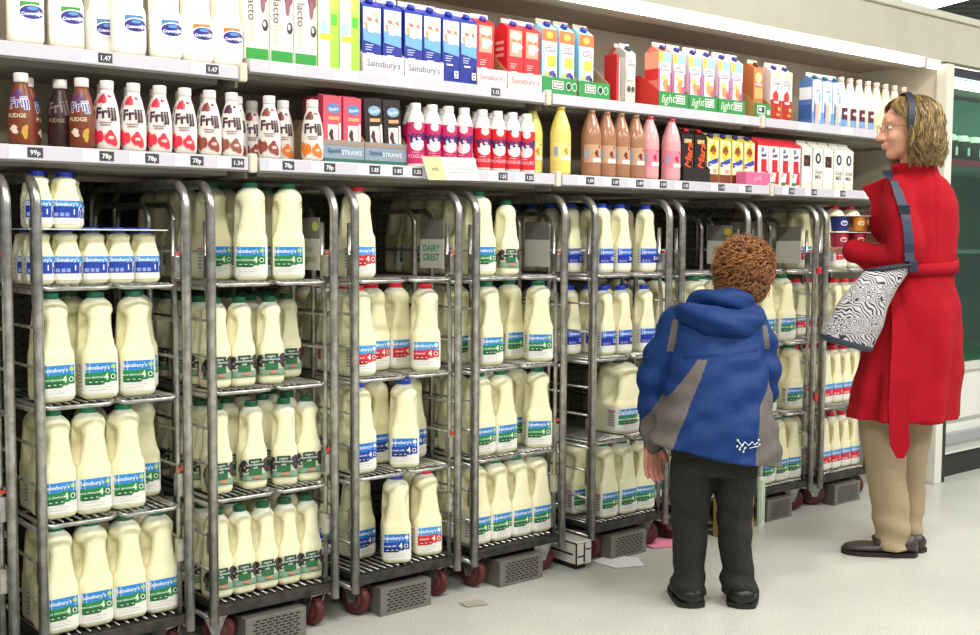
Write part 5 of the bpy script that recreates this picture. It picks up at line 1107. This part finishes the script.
# hair, band, glasses
HCW = [hairmat('#7c6238'), hairmat('#957a48'), hairmat('#4f3c24'), hairmat('#ac9058'), hairmat('#67502e')]
def woman_hair():
    rd = random.Random(11); cap_ = MB(); ell(cap_, P(0, -.036, .036), (.078, .080, .082), HCW[2], R, 28); ell(cap_, P(0, -.055, -.030), (.072, .045, .080), HCW[2], R, 24)
    sc = fuse(cap_, 'hair', .007, wom, 2, wrinkle=lambda p, n: .004*mnoise.noise(Vector((p.x*40, p.y*40, p.z*12))))
    roots = []
    while len(roots) < 2300:
        th = rd.uniform(-PI, PI); ph = rd.uniform(-.15, PI/2)
        d = Vector((math.cos(ph)*math.sin(th), -math.cos(ph)*math.cos(th), math.sin(ph)))
        if d.y > -.02+.62*max(0, d.z-.30): continue
        roots.append((d, th))
    def clump(th, dz, t): return .020*t*mnoise.noise(Vector((th*3.4, dz*2.5, t*3.2)))+.009*mnoise.noise(Vector((th*7, dz*5, t*5)))
    def path(i, q, segs):
        d, th = q; pts = []; amp = rd.uniform(.006, .016); ph0 = 2.2*math.sin(th*3.1)+1.5*d.z+rd.uniform(-.9, .9); ph1 = ph0+rd.uniform(-.5, .5); end = -.120+.022*mnoise.noise(Vector((th*4, 3, 1)))+rd.uniform(-.018, .050); lift = rd.uniform(.001, .009)
        phi = math.asin(max(-1, min(1, d.z))); zc, z = .034, 0
        for j in range(segs+1):
            t = j/segs; 
            # travel down the skull then hang
            z_ = .086*math.sin(phi)*(1-t)+(end-.034)*t if True else 0
            zz = .034+z_
            if zz > .030: k_ = math.sqrt(max(.0, 1-((zz-.034)/.088)**2)); rx, ry = .081*k_+.002, .092*k_+.002
            else: u = (.030-zz)/.13; rx, ry = .083+.010*math.sin(min(1, u)*PI), .094+.008*math.sin(min(1, u)*PI)-.012*u
            th_ = math.copysign(min(abs(th), abs(th)+(2.0-abs(th))*sstep(0, .40, t)), th)*(1-.06*t)
            wv = amp*math.sin(ph0+t*11)*(.3+t); x = (rx+lift+wv*.7)*math.sin(th_); y = -.014-(ry+lift+wv*.7)*math.cos(th_); th2 = wv
            fl_ = .016*max(0, t-.72)/.28*(1 if (i % 5) else -.6)+clump(th, d.z, t); x += fl_*math.sin(th_); y -= fl_*math.cos(th_)
            pts.append(Vector(P(x+math.cos(th_)*amp*math.cos(ph1+t*10)*t*1.2, y+math.sin(th_)*amp*math.cos(ph1+t*10)*t*1.2, zz)))
        return pts
    strands('locks', sc, roots, path, .0017, HCW, 4, 18)
    b_ = MB(); pts = []
    for j in range(25):
        a_ = -.28+(PI+.56)*j/24; pts.append(P(.0985*math.cos(a_), .018-.012*math.sin(a_), .026+.104*math.sin(a_)))
    NV = M('#1d2436', .6); vv = []
    ax = R @ Vector((0, 1, 0)); ctr = Vector(P(0, .01, .03))
    for p in pts:
        p = Vector(p); o_ = (p-ctr).normalized()
        for s_, q in ((-1, 0), (1, 0), (1, .003), (-1, .003)): vv.append(p+ax*s_*.011+o_*q)
    b_.add(vv, [(4*j+a, 4*j+(a+1) % 4, 4*j+4+(a+1) % 4, 4*j+4+a) for j in range(24) for a in range(4)]+[(3, 2, 1, 0), (96, 97, 98, 99)], NV, False); b_.build('headband', sc)
woman_hair()
a = MB(); GM = M('#6a5a50', .3, .7)
for s_ in (-1, 1):
    a.tube([P(s_*.029+.020*math.cos(q*PI/8), .094, .009+.014*math.sin(q*PI/8)) for q in range(16)], .0011, GM, 6, closed=True); a.tube([P(s_*.050, .092, .012), P(s_*.074, .06, .012), P(s_*.080, -.01, .010)], .0011, GM, 6)
a.tube([P(-.009, .095, .011), P(0, .099, .013), P(.009, .095, .011)], .0011, GM, 6); g_ = a.build('glasses', wom)
# ---------------------------------------------------------------- shoulder bag
def bag_mat():
    m = bpy.data.materials.new('bag_print'); m.use_nodes = True; nt = m.node_tree; b = nt.nodes['Principled BSDF']; tc = nt.nodes.new('ShaderNodeTexCoord')
    v = nt.nodes.new('ShaderNodeTexVoronoi'); v.inputs['Scale'].default_value = 62; v.inputs['Randomness'].default_value = .55
    s = nt.nodes.new('ShaderNodeMath'); s.operation = 'MULTIPLY'; s.inputs[1].default_value = 26; sn = nt.nodes.new('ShaderNodeMath'); sn.operation = 'SINE'; gt = nt.nodes.new('ShaderNodeMath'); gt.operation = 'GREATER_THAN'; gt.inputs[1].default_value = .15
    w_ = nt.nodes.new('ShaderNodeTexWave'); w_.inputs['Scale'].default_value = 38; w_.inputs['Distortion'].default_value = 9; w_.inputs['Detail'].default_value = 0; w_.bands_direction = 'DIAGONAL'; g2 = nt.nodes.new('ShaderNodeMath'); g2.operation = 'GREATER_THAN'; g2.inputs[1].default_value = .62
    sp = nt.nodes.new('ShaderNodeSeparateXYZ'); wz = nt.nodes.new('ShaderNodeMath'); wz.operation = 'PINGPONG'; wz.inputs[1].default_value = .055; lt = nt.nodes.new('ShaderNodeMath'); lt.operation = 'LESS_THAN'; lt.inputs[1].default_value = .026
    mx = nt.nodes.new('ShaderNodeMixRGB'); cr = nt.nodes.new('ShaderNodeMixRGB'); cr.inputs[1].default_value = hx('#2c2c34'); cr.inputs[2].default_value = hx('#c6c4c4')
    L = nt.links.new; L(tc.outputs['Object'], v.inputs['Vector']); L(tc.outputs['Object'], w_.inputs['Vector']); L(v.outputs['Distance'], s.inputs[0]); L(s.outputs[0], sn.inputs[0]); L(sn.outputs[0], gt.inputs[0]); L(w_.outputs['Fac'], g2.inputs[0])
    L(tc.outputs['Object'], sp.inputs[0]); L(sp.outputs['Z'], wz.inputs[0]); L(wz.outputs[0], lt.inputs[0]); L(lt.outputs[0], mx.inputs[0]); L(gt.outputs[0], mx.inputs[1]); L(g2.outputs[0], mx.inputs[2])
    gt.inputs[1].default_value = -.25; g2.inputs[1].default_value = .38
    L(mx.outputs[0], cr.inputs[0]); L(cr.outputs[0], b.inputs['Base Color']); b.inputs['Roughness'].default_value = .7; return m
BM = bag_mat(); NAVY = M('#1f2c45', .6, noise=.1, scale=60)
bag = thing('shoulder_bag', 'black and white patterned bucket bag on a navy strap hanging at the woman\'s side', 'bag', (WX, WY, 0), -YAW)
def bag_ring(cx, cy, cz, rx, ry, tilt, n=36):
    out = []
    for k in range(n):
        t = 2*PI*k/n; x, y = rx*math.cos(t), ry*math.sin(t); out.append((cx+x*math.cos(tilt), cy+y, cz+x*math.sin(tilt)))
    return out
prof = [(-.228, -.165, .766, .090, .055, -.26), (-.220, -.165, .792, .092, .058, -.26), (-.193, -.168, .842, .088, .056, -.24), (-.174, -.172, .900, .080, .048, -.18), (-.142, -.176, .955, .076, .038, -.06), (-.113, -.180, .995, .080, .026, .08), (-.098, -.180, 1.018, .083, .018, .14)]
prof = smp([tuple(p) for p in prof], 4); vs_ = []
for p in prof: vs_ += bag_ring(*p)
a = MB(); n = 36; N = len(prof); a.add(vs_, [(i*n+k, i*n+(k+1) % n, (i+1)*n+(k+1) % n, (i+1)*n+k) for i in range(N-1) for k in range(n)]+[tuple((N-1)*n+k for k in range(n))], BM, True); a.build('bag_body', bag)
a = MB(); q = [bag_ring(-.2305, -.165, .754, .078, .046, -.26), bag_ring(-.229, -.165, .760, .0915, .057, -.26), bag_ring(-.2275, -.165, .774, .0925, .058, -.26)]
a.add(q[0]+q[1]+q[2], [(i*n+k, i*n+(k+1) % n, (i+1)*n+(k+1) % n, (i+1)*n+k) for i in range(2) for k in range(n)]+[tuple(range(n))[::-1]], M('#3a4656', .7), True); a.build('bag_base', bag)
a = MB(); a.tube([(-.177, -.18, 1.008), (-.122, -.203, 1.014), (-.040, -.203, 1.028), (-.012, -.18, 1.032), (-.040, -.16, 1.030), (-.122, -.158, 1.016)], .006, M('#1a1d2c', .7), 6, closed=True); a.box((-.038, -.200, 1.003), (-.006, -.165, 1.044), M('#1a1d34', .7), .006); a.build('bag_rim', bag)
S = []; Z = [(1.352, -.052), (1.338, -.052), (1.312, -.050), (1.285, -.047), (1.25, -.042), (1.215, -.036), (1.18, -.031), (1.14, -.027), (1.10, -.024), (1.07, -.022), (1.045, -.021), (1.030, -.021)]
for i, (z, x) in enumerate(Z):
    if i < 0: p = None
    else:
        h = cb.ray_cast(Vector((x, -1, z)), Vector((0, 1, 0))); y = (h[0].y if h[0] else .0)-.004; p = Vector((x, min(y, -.03 if i > 2 else y) if i < len(Z)-3 else min(y, -.17+.01*(len(Z)-1-i)), z))
    S.append(p)
a = MB(); vv = []
for j, p in enumerate(S):
    for s_, q in ((-1, 0), (1, 0), (1, -.0035), (-1, -.0035)): vv.append(p+Vector((s_*.016, q, 0)))
a.add(vv, [(4*j+b, 4*j+(b+1) % 4, 4*j+4+(b+1) % 4, 4*j+4+b) for j in range(len(S)-1) for b in range(4)]+[(3, 2, 1, 0), tuple(4*(len(S)-1)+b for b in range(4))], NAVY)
a.build('strap', bag); a = MB(); pb_ = S[5]; a.box((pb_.x-.019, pb_.y-.012, pb_.z-.016), (pb_.x+.019, pb_.y-.004, pb_.z+.016), M('#182030', .4), .003); a.build('buckle', bag)
# ---------------------------------------------------------------- yoghurts in her hands
for lay, (z, lb) in enumerate(((1.084, 'lower pack of foil-lidded yoghurt pots in the woman\'s hand'), (1.142, 'upper pack of foil-lidded yoghurt pots in the woman\'s hand'))):
    t = thing('yoghurt_multipack', lb, 'yoghurt pack', (WX, WY, 0), -YAW, 'yoghurt packs in the woman\'s hand')
    ox, oy = -.150, .100
    for i, (dx, dy, c1, c2) in enumerate(((-.030, -.03, '#26357c', '#3f6cb0'), (.030, -.03, '#d88a28', '#e8b048'), (-.030, .03, '#26357c', '#3f6cb0'), (.030, .03, '#d88a28', '#e8b048')) if lay else ((-.030, -.03, '#c8ccd4', '#b83048'), (.030, -.03, '#c8ccd4', '#b83048'), (-.030, .03, '#3a4a90', '#b83048'), (.030, .03, '#c8ccd4', '#b83048'))):
        a = MB(); T = Matrix.Translation((ox+dx, oy+dy, z)); a.lathe([(.019, 0), (.0205, .002), (.0255, .050), (.0255, .052)], M(c1, .4), 18, T, bands=[(.01, M(c1, .4)), (.2, M(c2 if not lay else c1, .4))]); decal(a, [('e', M('#f0e8e0', .4), 0, .028, .012, .009), ('b', M(c2, .4), 0, .027, .008, .006, 4)], lambda u, v, o, T=T: T @ Vector(((.0232+o)*math.sin(u/.0232), -(.0232+o)*math.cos(u/.0232), v))); a.build('pot', t)
    a = MB(); a.box((ox-.060, oy-.060, z+.0525), (ox+.060, oy+.060, z+.0545), M('#e6e2e4', .35)); 
    for k in range(3): a.box((ox-.058+.03*k, oy-.058, z+.0546), (ox-.045+.03*k, oy+.055, z+.0550), M(('#e8a8a0', '#b8c8e0', '#e0c890')[k], .4))
    a.build('foil_lid', t)
